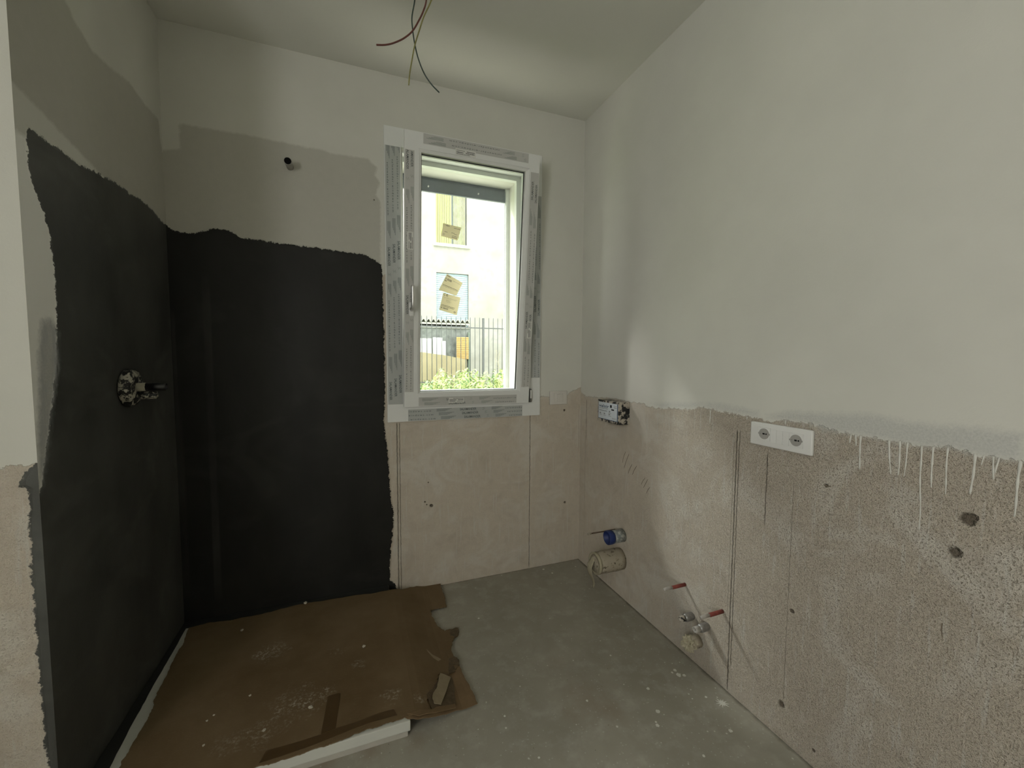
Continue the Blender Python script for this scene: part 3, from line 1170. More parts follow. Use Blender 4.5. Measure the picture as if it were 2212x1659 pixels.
def glass_label(quad, lift, kind, seed):
    """quad : corners TL, TR, BR, BL in sash coordinates"""
    TL, TR, BR, BL = [Vector(q) for q in quad]

    def to3(u, v, l):
        a = TL.lerp(TR, u)
        b = BL.lerp(BR, u)
        q = b.lerp(a, v)
        return MS @ Vector((q.x+.003, .0278-lift-l, q.y))
    bm = bmesh.new()
    V = [bm.verts.new(to3(u, v, l)) for l in (0, .0002) for u, v in ((0, 0), (1, 0), (1, 1), (0, 1))]
    for q in ((0, 1, 2, 3), (7, 6, 5, 4), (0, 4, 5, 1), (1, 5, 6, 2), (2, 6, 7, 3), (3, 7, 4, 0)):
        bm.faces.new([V[i] for i in q])
    o = obj('glass_label', bm, M_LABEL, win)
    p = Print(lambda u, v: to3(u, v, .0005))
    rn = random.Random(seed)

    def words(u0, u1, v, h, mi=0):
        u = u0
        while u < u1:
            q = rn.uniform(.012, .05)
            p.rect(u, v, min(u+q, u1), v+h, mi)
            u += q+.014

    def bars(u0, u1, v0, v1, mi=1):
        u = u0
        while u < u1:
            q = rn.uniform(.006, .018)
            p.rect(u, v0, min(u+q, u1), v1, mi)
            u += q+rn.uniform(.005, .011)
    if kind == 1:
        words(.16, .36, .84, .09, 1)
        words(.62, .97, .80, .05, 1)
        words(.14, .32, .38, .05, 1)
        p.text('CI', .08, .12, .10, .14, 1)
        words(.55, .72, .42, .05, 1)
        words(.72, .9, .36, .05, 1)
        words(.62, .93, .10, .06, 0)
        words(.62, .93, .21, .05, 1)
    elif kind == 2:
        words(.04, .26, .90, .05, 0)
        bars(.04, .10, .68, .80, 1)
        bars(.14, .42, .68, .80, 1)
        words(.04, .16, .60, .05, 0)
        words(.06, .95, .36, .035, 0)
        words(.06, .95, .30, .02, 1)
        words(.48, .90, .80, .02, 1)
    else:
        p.text('C', .04, .86, .11, .13, 0, True)
        p.text('E', .20, .86, .10, .13, 0, True)
        for q, (a, b, c_) in enumerate(((.05, .85, .78), (.1, .8, .735), (.25, .5, .66), (.25, .45, .62), (.25, .55, .58), (.3, .5, .53))):
            words(a, b, c_, .012, 1)
        words(.05, .80, .32, .03, 0)
        words(.05, .78, .255, .03, 0)
        bars(.05, .14, .13, .21, 1)
        bars(.18, .46, .13, .21, 1)
        for a in range(14):
            t0, t1 = 2*math.pi*a/14, 2*math.pi*(a+1)/14
            p.poly([(.85+.055*math.cos(t0), .12+.045*math.sin(t0)), (.85+.055*math.cos(t1), .12+.045*math.sin(t1)),
                    (.85+.032*math.cos(t1), .12+.026*math.sin(t1)), (.85+.032*math.cos(t0), .12+.026*math.sin(t0))], 0)
    p.build('print', [M_LPRINT, M_LPALE], o)


glass_label([(-.8848, .9508), (-.7903, .9389), (-.8085, .8724), (-.8958, .8862)], .0002, 1, 1)
glass_label([(-.8797, .6019), (-.7863, .5822), (-.8057, .4877), (-.9004, .5126)], .0002, 3, 2)
glass_label([(-.8616, .6999), (-.7766, .6586), (-.8103, .5892), (-.9041, .6146)], .0010, 2, 3)

# ------------------------------------------------------------------ roller shutter outside
M_ALU = simple('grey_painted_aluminium', (.15, .165, .20), .5, .5, var=.08, scale=60)
M_RAIL = simple('white_guide_rail', (.72, .73, .72), .5, .4, var=.02)
M_STOP = simple('white_stopper', (.75, .75, .73), .5, .4)
rs_ = thing('roller_shutter', (-.73, .262, 2.25), 'grey bottom slat of a raised roller shutter outside the window, between white side rails', 'shutter')
bm = bmesh.new()
box(bm, (OX0+.002, .252, 2.252), (OX1-.024, .268, 2.318), bev=.002)
box(bm, (OX0+.002, .257, 2.318), (OX1-.024, .263, 2.334))
obj('bottom_slat', bm, M_ALU, rs_)
for px, py in ((925, 403), (1033, 419.5)):
    q = PX(px, py, 1, .251)
    bm = bmesh.new()
    tube(bm, [q, q+Vector((0, -.008, 0))], .0045, 12)
    obj('stopper', bm, M_STOP, rs_, True)
for sx_, (a, b) in enumerate(((OX0, OX0+.024), (OX1-.022, OX1))):
    bm = bmesh.new()
    box(bm, (a+.0002, .242, OZ0+.001), (b-.0002, .250, OZ1-.002))
    box(bm, (a+.0002, .270, OZ0+.001), (b-.0002, .278, OZ1-.002))
    box(bm, (a+.0002 if sx_ == 0 else b-.006, .250, OZ0+.001), (a+.006 if sx_ == 0 else b-.0002, .270, OZ1-.002))
    obj('guide_rail', bm, M_RAIL, rs_)

# ------------------------------------------------------------------ switch
M_PLATE = simple('white_switch_plastic', (.60, .575, .53), .4, .5, var=.01)
M_SOCK = simple('white_socket_plastic', (.68, .68, .66), .35, .5, var=.01)
sw = thing('light_switch', (-.16, 0, 1.04), 'small white push-button switch plate on the window wall near the right corner', 'switch')
bm = bmesh.new()
box(bm, (-.220, -.011, 1.000), (-.101, -.0003, 1.082), bev=.004)
obj('plate', bm, M_PLATE, sw, True)
bm = bmesh.new()
ring(bm, -.192, -.129, 1.013, 1.069, .003, .003, .003, .003, -.0122, -.0105, bev=.0006)
obj('inner_frame', bm, M_PLATE, sw)
bm = bmesh.new()
box(bm, (-.172, -.0135, 1.019), (-.149, -.0105, 1.063), bev=.001)
obj('button', bm, M_PLATE, sw)

# ------------------------------------------------------------------ double socket
so = thing('power_socket', (0, -1.30, 1.022), 'wide white wall plate with two round grey power sockets on rough plaster', 'socket')
SY0, SY1, SZa, SZb = -1.409, -1.196, .983, 1.063
bm = bmesh.new()
box(bm, (-.013, SY0, SZa), (-.0003, SY1, SZb), bev=.0045)
obj('plate', bm, M_SOCK, so, True)
M_GREYIN = simple('grey_socket_insert', (.33, .32, .30), .5, .4, var=.02)
M_HOLE = simple('socket_hole', (.008, .008, .008), .8, .1)


def sockpos(px, py):
    q = PX(px, py, 0, -.0135)
    return q.y, q.z


mods = []
for (px, py) in ((1650.5, 937), (1719.5, 951.5)):
    y, z = sockpos(px, py)
    m_ = None
    bm = bmesh.new()
    box(bm, (-.0142, y-.0225, z-.0225), (-.0125, y+.0225, z+.0225), bev=.0008)
    m_ = obj('socket_module', bm, M_SOCK, so)
    bm = bmesh.new()
    tube(bm, [(-.0140, y, z), (-.0150, y, z)], .0185, 32)
    for d in (-1, 1):
        box(bm, (-.0150, y+d*.0165, z-.0028), (-.0141, y+d*.0212, z+.0028))
    obj('insert', bm, M_GREYIN, m_)
    bm = bmesh.new()
    box(bm, (-.0155, y-.0035, z-.0025), (-.0149, y+.0045, z+.0025), bev=.0002)
    tube(bm, [(-.0149, y-.0085, z), (-.0155, y-.0085, z)], .0026, 12)
    tube(bm, [(-.0149, y+.0125, z), (-.0151, y+.0125, z)], .0008, 12)
    obj('contact_hole', bm, M_HOLE, m_)
    mods.append((y, z))
ya, yb2 = mods[0][0]-.0225, mods[1][0]+.0225
n = 3
for i in range(n):
    bm = bmesh.new()
    a, b = ya+(yb2-ya)*i/n, ya+(yb2-ya)*(i+1)/n
    box(bm, (-.0138, a-.0006, (SZa+SZb)/2-.0225), (-.0128, b+.0006, (SZa+SZb)/2+.0225), bev=.0004)
    obj('blank_module', bm, M_SOCK, so)

# ------------------------------------------------------------------ flush box ("valsir")
BYA, BYB = -.268, -.492
bx = PX(1335.5, 915, 1, BYB)
BX = bx.x
BZ0, BZ1 = PX(1360, 917, 0, 0).z, PX(1361, 869, 0, 0).z
k = NT('black_plastic_with_plaster', .5, .4)
mm = k.ramp(k.noise(34, 5, .68), .47, .52)
k.color(k.mix(mm, (.012, .013, .014), (.42, .38, .32)))
k.normal(k.bump(mm, .5, .002))
M_BLKPL = k.m
fb = thing('flush_box', (0, -.38, 1.0), 'black plaster-stained plastic box with white printed front label, sticking out of the right wall', 'box')
bm = bmesh.new()
BYA = PX(1291, 890, 0, BX).y
box(bm, (BX, BYB, BZ0), (-.0003, BYA, BZ1), bev=.003)
obj('housing', bm, M_BLKPL, fb)
bm = bmesh.new()
box(bm, (BX-.0008, BYB+.004, BZ0+.014), (BX-.0001, BYA-.008, BZ1-.010))
lb = obj('front_label', bm, simple('pale_blue_label', (.62, .67, .71), .6, .3, var=.03), fb)
BL = BYA-.008-(BYB+.004)
BH = BZ1-.010-(BZ0+.014)
p = Print(lambda u, v: Vector((BX-.0014, BYA-.008-u*BL, BZ0+.014+v*BH)))
p.text('valsir', .04, .70, .52, .17, 0, True)
rn = random.Random(3)


def wds(u0, u1, v, h, mi=1):
    u = u0
    while u < u1:
        q = rn.uniform(.02, .07)
        p.rect(u, v, min(u+q, u1), v+h, mi)
        u += q+.012


wds(.05, .50, .62, .03, 1)
p.text('Universale', .05, .48, .42, .06, 2, True)
for (a, b) in ((.08, .30), (.30, .30), (.55, .30), (.56, .47)):
    p.rect(a, b, a+.07, b+.06, 1)
    p.rect(a+.01, b+.09, a+.06, b+.10, 1)
    wds(a-.02, a+.12, b-.07, .02, 1)
p.rect(.68, .60, .82, .67, 2)
p.rect(.62, .74, .70, .90, 2)
p.rect(.80, .76, .94, .79, 1)
p.rect(.80, .86, .94, .88, 1)
wds(.72, .95, .16, .02, 1)
wds(.72, .95, .10, .02, 1)
p.rect(0, .0, 1, .03, 0)
p.rect(.965, 0, 1, 1, 0)
p.rect(.0, .0, .012, 1, 2)
p.build('print', [simple('blue_print', (.02, .06, .13), .6, .3), simple('grey_box_print', (.20, .21, .21), .6, .3), M_HOLE], lb)

# ------------------------------------------------------------------ pipes in the right wall
DX = Vector((-1, 0, 0))
k = NT('plaster_crusted_plastic', .75, .3)
nn = k.noise(60, 5, .7)
k.color(k.mix(k.ramp(nn, .56, .66), (.36, .32, .25), (.11, .09, .06)))
k.normal(k.bump(nn, .6, .003))
M_CRUST = k.m
k = NT('masking_tape', .8, .2)
nn = k.noise(40, 4, .6, vec=k.scaled(k.pos(), (1, 3, 1)))
k.color(k.mix(nn, (.33, .30, .215), (.42, .385, .285)))
k.normal(k.bump(nn, .5, .002))
M_TAPE = k.m

b0 = PX(1345, 1156, 0, 0)
L = reach(b0, DX, 1311)
fp = thing('flush_pipe', b0, 'short blue-mouthed plastic pipe stub low on the right wall, above the taped waste pipe', 'pipe')
k = NT('grey_pipe_skin', .6, .4)
nn = k.noise(50, 5, .7)
k.color(k.mix(k.ramp(nn, .42, .56), (.42, .43, .40), (.20, .22, .22)))
M_PIPEG = k.m
bm = bmesh.new()
pipe(bm, b0+DX*.0003, DX, L-.0262, .034, lump=.02)
obj('pipe_wall', bm, M_PIPEG, fp, True)
M_BLUE = simple('blue_plastic', (.008, .024, .12), .45, .5, var=.1)
bm = bmesh.new()
pipe(bm, b0+DX*(L-.034), DX, .034, .0365, .031, prof=[(0, .0345), (.012, .0365), (.032, .0365), (.034, .0350)])
obj('mouth_ring', bm, M_BLUE, fp, True)
rb = PX(1340, 1151, 0, 0)
rdd = thing('metal_rod', rb, 'thin rusty rod beside the blue pipe stub, pointing into the room', 'rod')
rl = reach(rb, DX, 1274)
bm = bmesh.new()
tube(bm, [rb+DX*.0003+Vector((0, .047, .0)), rb+DX*(rl*.8)+Vector((0, .047, 0))], .0035, 10)
obj('shank', bm, simple('rusty_steel', (.13, .09, .06), .7, .4, metal=.3, var=.3), rdd, True)
bm = bmesh.new()
tube(bm, [rb+DX*(rl*.8)+Vector((0, .047, 0)), rb+DX*(rl*.8+.02)+Vector((0, .047, 0))], .0045, 10, lump=.3)
obj('tip', bm, M_CRUST, rdd, True)

b1 = PX(1340, 1206, 0, 0)
L = reach(b1, DX, 1285)
wp = thing('waste_pipe', b1, 'wide waste pipe stub wrapped in beige tape near the corner, end strip dangling', 'pipe')
bm = bmesh.new()
pipe(bm, b1+DX*.0003, DX, L, .054, seg=30, prof=[(0, .056), (L*.2, .058), (L*.45, .055), (L*.7, .056), (L, .052)], lump=.07, seed=4)
obj('wrapped_pipe', bm, M_CRUST, wp, True)
bm = bmesh.new()
pipe(bm, b1+DX*(L-.012), DX, .016, .057, .045, seg=30, lump=.06, seed=9)
obj('tape_collar', bm, M_TAPE, wp, True)
tip = b1+DX*(L+.003)
P = [(-.032+.0, -.036), (-.036, -.012), (-.028, .012), (-.030, .032), (-.012, .046), (-.004, .040), (-.008, .0), (-.002, -.04), (-.004, -.09), (-.010, -.118), (-.013, -.135), (-.020, -.112), (-.026, -.08)]
tz = .004
sheet('dangling_tape', rough_poly(P, .005, 2, 3), lambda u, v: (tip.x-.006+.012*math.sin(v*40), tip.y+u*-1.6-.012, max(tip.z+v*1.02, .006)), .0012, M_TAPE, wp, spacing=.008, up=Vector((-1, 0, 0)), smooth=True)

M_CHROME = simple('dull_brass_with_plaster', (.26, .25, .24), .4, .5, metal=.5, var=.35, scale=70)
M_RED = simple('red_sleeve', (.20, .045, .035), .6, .4, var=.25, scale=70)
M_ROD = simple('plastered_rod', (.36, .34, .31), .75, .3, var=.3, scale=90, bump=.5)
for (bpx, tpx, lab, sd) in (((1480, 1262.5), 1434, 'red-sleeved threaded rod low on the right wall, the one nearer the corner', 1),
                            ((1561, 1320.5), 1514, 'red-sleeved threaded rod low on the right wall, beside the vertical joint', 2)):
    b = PX(*bpx, 0, 0)
    L = reach(b, DX, tpx)
    t = thing('fixing_rod', b, lab, 'rod', 'fixing rods')
    bm = bmesh.new()
    pipe(bm, b+DX*.0003, DX, L*.62, .0075, lump=.12, seed=sd)
    obj('sleeve', bm, M_RED, t, True)
    bm = bmesh.new()
    pipe(bm, b+DX*(L*.62-.001), DX, L*.38, .0062, lump=.2, seed=sd+5)
    obj('rod_end', bm, M_ROD, t, True)
for (bpx, tpx, lab, sd) in (((1496, 1330), 1469, 'small capped water outlet stub, the upper left of the pair below the red rods', 1),
                            ((1529, 1352.5), 1500, 'small plaster-spattered water outlet stub, the lower right of the pair above the drain', 2)):
    b = PX(*bpx, 0, 0)
    L = reach(b, DX, tpx)
    t = thing('water_outlet', b, lab, 'pipe', 'water outlets')
    bm = bmesh.new()
    pipe(bm, b+DX*.0003, DX, L*.66, .0165, prof=[(0, .0135), (L*.1, .0165), (L*.5, .0165), (L*.66, .014)], lump=.05, seed=sd)
    obj('outlet_body', bm, M_CHROME, t, True)
    bm = bmesh.new()
    pipe(bm, b+DX*(L*.66-.001), DX, L*.34, .012, .007, lump=.08, seed=sd)
    obj('plug', bm, M_BLKPL if sd == 1 else M_ROD, t, True)
b2 = PX(1508, 1384, 0, 0)
L = reach(b2, DX, 1482)
t = thing('bidet_drain', b2, 'small drain stub stuffed with crumpled paper, just above the floor on the right wall', 'pipe')
bm = bmesh.new()
pipe(bm, b2+DX*.0003, DX, L*.8, .026, seg=24, lump=.10, seed=2)
obj('pipe_wall', bm, M_CRUST, t, True)
bm = bmesh.new()
bmesh.ops.create_icosphere(bm, subdivisions=4, radius=.030)
rn = random.Random(8)
from mathutils import noise as mnoise
for v in bm.verts:
    d = v.co.normalized()
    v.co = d*(.027+.014*(mnoise.noise(d*2.3)+.6*mnoise.noise(d*6)))
    v.co.x *= .9
bmesh.ops.transform(bm, matrix=Matrix.Translation(b2+DX*(L*.75)), verts=bm.verts)
obj('paper_plug', bm, M_TAPE, t)

# ------------------------------------------------------------------ shower mixer body and shower arm stub
k = NT('spattered_black_plastic', .5, .4)
mm = k.ramp(k.noise(55, 4, .65, dist=.8), .50, .54)
k.color(k.mix(mm, (.012, .012, .012), (.42, .40, .33)))
k.normal(k.bump(mm, .5, .002))
M_SPAT = k.m
mb = PX(272, 838, 0, XL)
t = thing('shower_mixer_body', mb, 'plaster-spattered round mixer body with two stubs on the black left wall', 'mixer')
EX = Vector((1, 0, 0))
bm = bmesh.new()
L1 = reach(mb, EX, 296)
pipe(bm, mb+EX*.0003, EX, L1, .062, seg=32, prof=[(0, .058), (L1*.2, .066), (L1*.8, .062), (L1, .050)], lump=.06, seed=3)
obj('body', bm, M_SPAT, t, True)
q = mb+Vector((0, 0, .002))
L2 = reach(q, EX, 318)
L3 = reach(q, EX, 362)
bm = bmesh.new()
pipe(bm, q+EX*(L1-.002), EX, L2-L1, .015, lump=.12, seed=4)
obj('stub', bm, simple('plaster_coated', (.40, .38, .30), .8, .3, var=.2, bump=.5), t, True)
bm = bmesh.new()
pipe(bm, q+EX*(L2-.003), EX, L3-L2, .0145, .011, lump=.03, seed=4)
obj('test_plug', bm, simple('glossy_black_plastic', (.008, .008, .009), .3, .5), t, True)
q2 = mb+Vector((0, .012, -.028))
L4 = reach(q2, EX, 345)
bm = bmesh.new()
pipe(bm, q2+EX*(L1-.006), EX, L4-L1, .014, lump=.15, seed=6)
obj('stub', bm, M_SPAT, t, True)

sb = PX(627, 361, 1, 0)
t = thing('shower_arm_stub', sb, 'short pipe stub with black open end, high on the wall left of the window', 'pipe')
tipc = None
lo = .01
for i in range(200):
    L = .002*i
    x, y = proj(sb+Vector((0, -L, 0)))
    if y < 347.5:
        break
DY = Vector((0, -1, 0))
sdx = PX(621.5, 347.5, 1, -L)-(sb+DY*L)
dr = (DY*L+sdx)
bm = bmesh.new()
pipe(bm, sb+DY*.0003, dr, dr.length, .0165, .0145, lump=.03, prof=[(0, .015), (dr.length*.5, .0155), (dr.length*.8, .0165), (dr.length, .0165)])
obj('pipe_wall', bm, simple('grey_plastered_pipe', (.36, .35, .31), .8, .3, var=.15, bump=.3), t, True)
bm = bmesh.new()
e_ = sb+dr
dn = dr.normalized()
tube(bm, [e_-dn*.004, e_+dn*.0008], .0150, 20)
obj('open_end', bm, M_HOLE, t, True)

# ------------------------------------------------------------------ wires from the ceiling
M_W1 = simple('brown_red_wire', (.085, .022, .016), .45, .5, var=.05)
M_W2 = simple('dark_green_wire', (.012, .028, .020), .45, .5, var=.05)
M_W3 = simple('yellow_green_wire', (.16, .15, .045), .45, .5, var=.1)


def wire(name, label, pts, yy, mat, r, top):
    P = [PX(x, y, 1, yy) for x, y in pts]
    T = Vector((top[0], top[1], HC-.0005))
    P = catmull([T, (T*2+P[0])/3+Vector((0, 0, -.02)), *P], 10)
    bm = bmesh.new()
    tube(bm, P, r, 10)
    o = obj(name, bm, mat, None, True)
    return tag(o, label, 'wire')


wt = PX(921, 0, 1, -1.25)
wire('ceiling_wire', 'dark red wire hanging from the ceiling, curling to the left', [(926, -60), (921, 0), (914, 25), (905, 44), (891, 67), (872, 83), (850, 93), (832, 97), (813, 97)], -1.25, M_W1, .00185, (wt.x+.01, -1.25))
wire('ceiling_wire', 'dark green wire hanging from the ceiling, longest, curving to the lower right', [(902, -60), (896, 0), (890, 35), (891, 60), (895, 90), (903, 125), (916, 158), (932, 182), (949, 200)], -1.235, M_W2, .0015, (wt.x-.01, -1.24))
wire('ceiling_wire', 'yellow-green wire hanging from the ceiling, nearly straight down to a tip at left', [(950, -60), (932, 0), (916, 35), (906, 65), (896, 98), (889, 135), (885, 160), (883, 184)], -1.265, M_W3, .0015, (wt.x+.02, -1.262))

# ------------------------------------------------------------------ shower tray
TZ = .058
k = NT('white_tray_resin', .6, .35)
nn = k.noise(9, 5, .6, vec=k.scaled(k.pos(), (.5, 3, 3)))
k.color(k.mix(nn, (.52, .53, .48), (.62, .62, .57)))
k.normal(k.bump(k.noise(50, 4), .1, .002))
M_TRAY = k.m
st = thing('shower_tray', (-1.62, -.45, 0), 'white shower tray slab in the corner niche, mostly covered by brown cardboard', 'shower tray')
bm = bmesh.new()
TX1, TY0 = -1.169, -.897
box(bm, (XL+.0015, TY0, .022), (TX1, -.0015, TZ), bev=.003)
obj('slab', bm, M_TRAY, st)
bm = bmesh.new()
box(bm, (XL+.012, TY0+.006, 0.0003), (TX1-.008, -.012, .0225))
obj('base', bm, simple('tray_base', (.44, .42, .37), .8, .3), st)

M_MEMB = simple('black_membrane', (.022, .023, .021), .55, .5, var=.15, scale=8)
P = [PX(*a, 2, TZ) for a in ((403, 1356), (360, 1432), (322, 1498), (293, 1551), (237, 1659), (205, 1720))]
P = [(p_.x, p_.y) for p_ in P]
P[-1] = (P[-1][0], TY0+.004)
sheet('membrane_strip', rough_poly([(XL+.0008, -.001)]+[(P[0][0], -.001)]+P+[(XL+.0008, TY0+.004)], .004, 3, 1), lambda x, y: (max(x, XL+.0008), y, TZ+.0002), .001, M_MEMB, st, spacing=None)
sheet('membrane_strip', rough_poly([(P[0][0], -.0012), (-1.1712, -.0012), (-1.1712, -.075), (-1.3, -.062), (-1.5, -.055), (-1.8, -.056), (P[0][0], -.055)], .003, 3, 2), lambda x, y: (x, min(y, -.0012), TZ+.0002), .001, M_MEMB, st, spacing=None)

# cardboard
k = NT('dirty_cardboard', .85, .2)
n1 = k.noise(3.5, 6, .65)
n2 = k.noise(60, 5, .7, vec=k.scaled(k.pos(), (1, 2.5, 1)))
c = k.mix(k.ramp(n1, .3, .7), (.125, .083, .040), (.18, .128, .072))
c = k.mix(k.ma('MULTIPLY', k.ramp(n2, .55, .75), .35), c, (.20, .145, .085))
for (q, r, s_) in (((590, 1405), .07, .8), ((640, 1518), .09, .9), ((700, 1500), .05, .7), ((848, 1503), .045, .9), ((570, 1578), .07, .6), ((500, 1605), .06, .5), ((905, 1508), .03, .9), ((780, 1434), .03, .7), ((560, 1415), .04, .7), ((730, 1405), .05, .4)):
    c = k.mix(k.ma('MULTIPLY', k.ma('MULTIPLY', k.spot(PX(*q, 2, .065), r, .95, 1.1, 24), k.ramp(k.noise(95, 6, .82), .50, .66)), s_*.75), c, (.50, .47, .40))
k.color(c)
k.normal(k.bump(k.ma('ADD', n2, k.ma('MULTIPLY', n1, 2)), .35, .002))
M_CARD = k.m
M_CARD2 = simple('pale_cardboard', (.185, .125, .068), .85, .2, var=.1, scale=20, bump=.2)
M_CARD3 = simple('torn_grey_ply', (.105, .078, .047), .9, .2, var=.25, scale=60, bump=.8)
M_CARD4 = simple('light_cardboard_scrap', (.27, .22, .145), .85, .2, var=.08, scale=25, bump=.2)
M_TAPEB = simple('brown_packing_tape', (.080, .048, .020), .45, .4, var=.1, scale=20)


def card_z(x, y):
    t_ = min(1, max(0, (x-(TX1+.005))/.20))
    z = TZ+.001-(TZ-.006)*(t_*t_*(3-2*t_))
    t2 = min(1, max(0, (TY0-.006-y)/.10))
    z2 = z - .012*t2
    return max(.004, min(z, z2)) + .0012*math.sin(x*23)*math.cos(y*19)+.0012


def card_poly(pts, lift=.004):
    out = []
    for (x, y) in pts:
        z = TZ
        for _ in range(8):
            q = PX(x, y, 2, z+lift)
            z = card_z(q.x, q.y)
        out.append((min(q.x, -.2), q.y))
    return out


def inb(P):
    return [(max(x, XL+.002), min(y, -.002)) for x, y in P]


under = card_poly([(960, 1400), (985, 1420), (994, 1440), (1002, 1458), (1013, 1477), (1023, 1497), (1032, 1518), (985, 1533), (941, 1546), (905, 1552), (880, 1551),
                   (860, 1540), (870, 1480), (920, 1430)], .003)
cs = thing('cardboard_sheet', (-1.1, -.85, .02), 'lower paler cardboard sheet poking out at the front right corner of the tray', 'cardboard')
sheet('lower_ply', rough_poly(under, .006, 2, 4), lambda x, y: (x, y, card_z(x, y)-.001), .0022, M_CARD2, cs, spacing=.03, smooth=False)

main = card_poly([(409, 1356), (395, 1393), (367, 1441), (338, 1498), (333, 1523), (318, 1555), (281, 1616), (250, 1672), (225, 1715), (400, 1722), (551, 1657), (610, 1640),
                  (685, 1615), (739, 1598), (793, 1574), (840, 1560), (878, 1547), (905, 1540), (932, 1537), (922, 1518), (925, 1500), (938, 1488), (946, 1465), (951, 1452), (968, 1458),
                  (981, 1448), (987, 1441), (993, 1437), (992, 1426), (981, 1418), (975, 1404), (977, 1388), (981, 1379), (989, 1374), (990, 1356), (976, 1359),
                  (961, 1363), (945, 1352), (932, 1330), (930, 1318), (945, 1314), (965, 1311), (957, 1280), (950, 1256), (905, 1265), (867, 1273), (800, 1283), (760, 1287),
                  (717, 1294), (660, 1304), (607, 1315), (560, 1328), (501, 1340), (450, 1345)])
cb = thing('cardboard_sheet', (-1.5, -.5, TZ), 'large dirty brown cardboard sheet with torn right edge covering the shower tray', 'cardboard')
sheet('upper_ply', inb(rough_poly(main, .010, 4, 7)), lambda x, y: (x, y, card_z(x, y)+.0015), .0032, M_CARD, cb, spacing=.03)


def on_card(name, pts, mat, parent, lift=.0052, th=.0008, amp=.002, seed=0, n=2):
    P = card_poly(pts, lift)
    return sheet(name, inb(rough_poly(P, amp, n, seed)), lambda x, y: (x, y, card_z(x, y)+lift-.0003), th, mat, parent, spacing=.03)


on_card('tape_strip', [(708, 1504), (736, 1497), (725, 1574), (694, 1585)], M_TAPEB, cb)
on_card('tape_strip', [(575, 1622), (640, 1604), (692, 1588), (725, 1574), (780, 1556), (816, 1541), (850, 1532), (858, 1545), (800, 1560), (745, 1582), (690, 1604), (600, 1636), (560, 1648)], M_TAPEB, cb)
on_card('torn_layer', [(952, 1454), (975, 1462), (982, 1490), (985, 1524), (955, 1530), (934, 1532), (921, 1500), (935, 1488)], M_CARD3, cb, th=.0006, amp=.008)
on_card('torn_flap', [(905, 1548-1.), (940, 1540), (985, 1529), (983, 1521), (945, 1527), (934, 1533), (880, 1543)], M_CARD2, cb, th=.0025, amp=.004)
on_card('frayed_edge', [(972, 1362), (990, 1356), (989, 1373), (984, 1377), (974, 1373)], M_CARD3, cb, th=.002, amp=.006)
on_card('frayed_edge', [(970, 1424), (981, 1419), (992, 1428), (993, 1438), (980, 1436), (984, 1450), (970, 1456)], M_CARD3, cb, th=.002, amp=.008)
on_card('scuff', [(921, 1402), (934, 1414), (946, 1420), (953, 1424), (947, 1428), (936, 1421), (926, 1410)], M_CARD4, cb, th=.0006, amp=.001)
sc = thing('cardboard_scrap', (-1.1, -.8, .05), 'small pale rectangular cardboard scrap with frayed left edge, lying on the torn corner', 'cardboard')
P = card_poly([(951, 1454), (974, 1462), (953, 1520), (938, 1517), (934, 1506), (936, 1495), (944, 1484), (946, 1474), (948, 1465)], .012)
sheet('scrap_ply', rough_poly(P, .003, 2, 2), lambda x, y: (x, y, card_z(x, y)+.0085+.002*math.sin(x*60)), .003, M_CARD4, sc, spacing=.02)

# crumbs of plaster on the cardboard
M_CRUMB = simple('plaster_crumb', (.50, .46, .38), .9, .2, var=.05, bump=.4)


def crumb(px, py, r, label, seed, z=None):
    P = card_poly([(px, py)], .006)[0] if z is None else None
    r *= .68
    c0 = Vector((P[0], P[1], card_z(*P)+.0046)) if z is None else PX(px, py, 2, z)
    bm = bmesh.new()
    bmesh.ops.create_icosphere(bm, subdivisions=2, radius=r)
    for v in bm.verts:
        d = v.co.normalized()
        v.co = d*r*(1+.55*mnoise.noise(d*1.9+Vector((seed, 0, 0))))
        v.co.z *= .55
    mn = min(v.co.z for v in bm.verts)
    bmesh.ops.transform(bm, matrix=Matrix.Translation(c0-Vector((0, 0, mn))), verts=bm.verts)
    o = obj('plaster_crumb', bm, M_CRUMB)
    return tag(o, label, 'crumb', 'plaster crumbs on the cardboard')


for i, (x, y, r, lab) in enumerate([(523, 1362, .009, 'pale plaster crumb near the back left of the cardboard, towards the black corner'),
                                    (786, 1397, .010, 'largest pale plaster crumb, lying right of the middle of the cardboard'),
                                    (671, 1529, .010, 'pale plaster crumb left of the dark tape strip on the cardboard'),
                                    (570, 1578, .008, 'pale plaster crumb among the dust at the front of the cardboard'),
                                    (540, 1503, .006, 'tiny pale crumb left of the dust patch on the cardboard'),
                                    (462, 1545, .005, 'tiny pale crumb at the left front of the cardboard, upper of two'),
                                    (447, 1557, .005, 'tiny pale crumb at the left front of the cardboard, lower of two'),
                                    (440, 1610, .006, 'tiny pale crumb nearest the bottom left edge of the cardboard')]):
    crumb(x, y, r, lab, i*3.7)
e3 = PX(660, 1304, 1, -.014)
crumbw = crumb(660, 1303.5, .012, 'pale flake of plaster lying against the black window wall at the back of the cardboard', 31)

# ------------------------------------------------------------------ outside : ground, weeds, fence, shed, house
M_GROUND = simple('grass_ground', (.25, .34, .11), .9, .2, var=.2, scale=4)
bm = bmesh.new()
box(bm, (-25, YO+.01, -.3), (25, 40, .10))
tag(obj('ground', bm, M_GROUND), kind='structure')

bm = bmesh.new()
box(bm, (-6, YO+.012, .1005), (6, 2.3, .13))
tag(obj('bounce_paving', bm, simple('pale_bounce_paving', (.70, .71, .60), .85, .2, var=.05, scale=3)), kind='structure')  # unseen pale strip, added to bounce light up to the ceiling

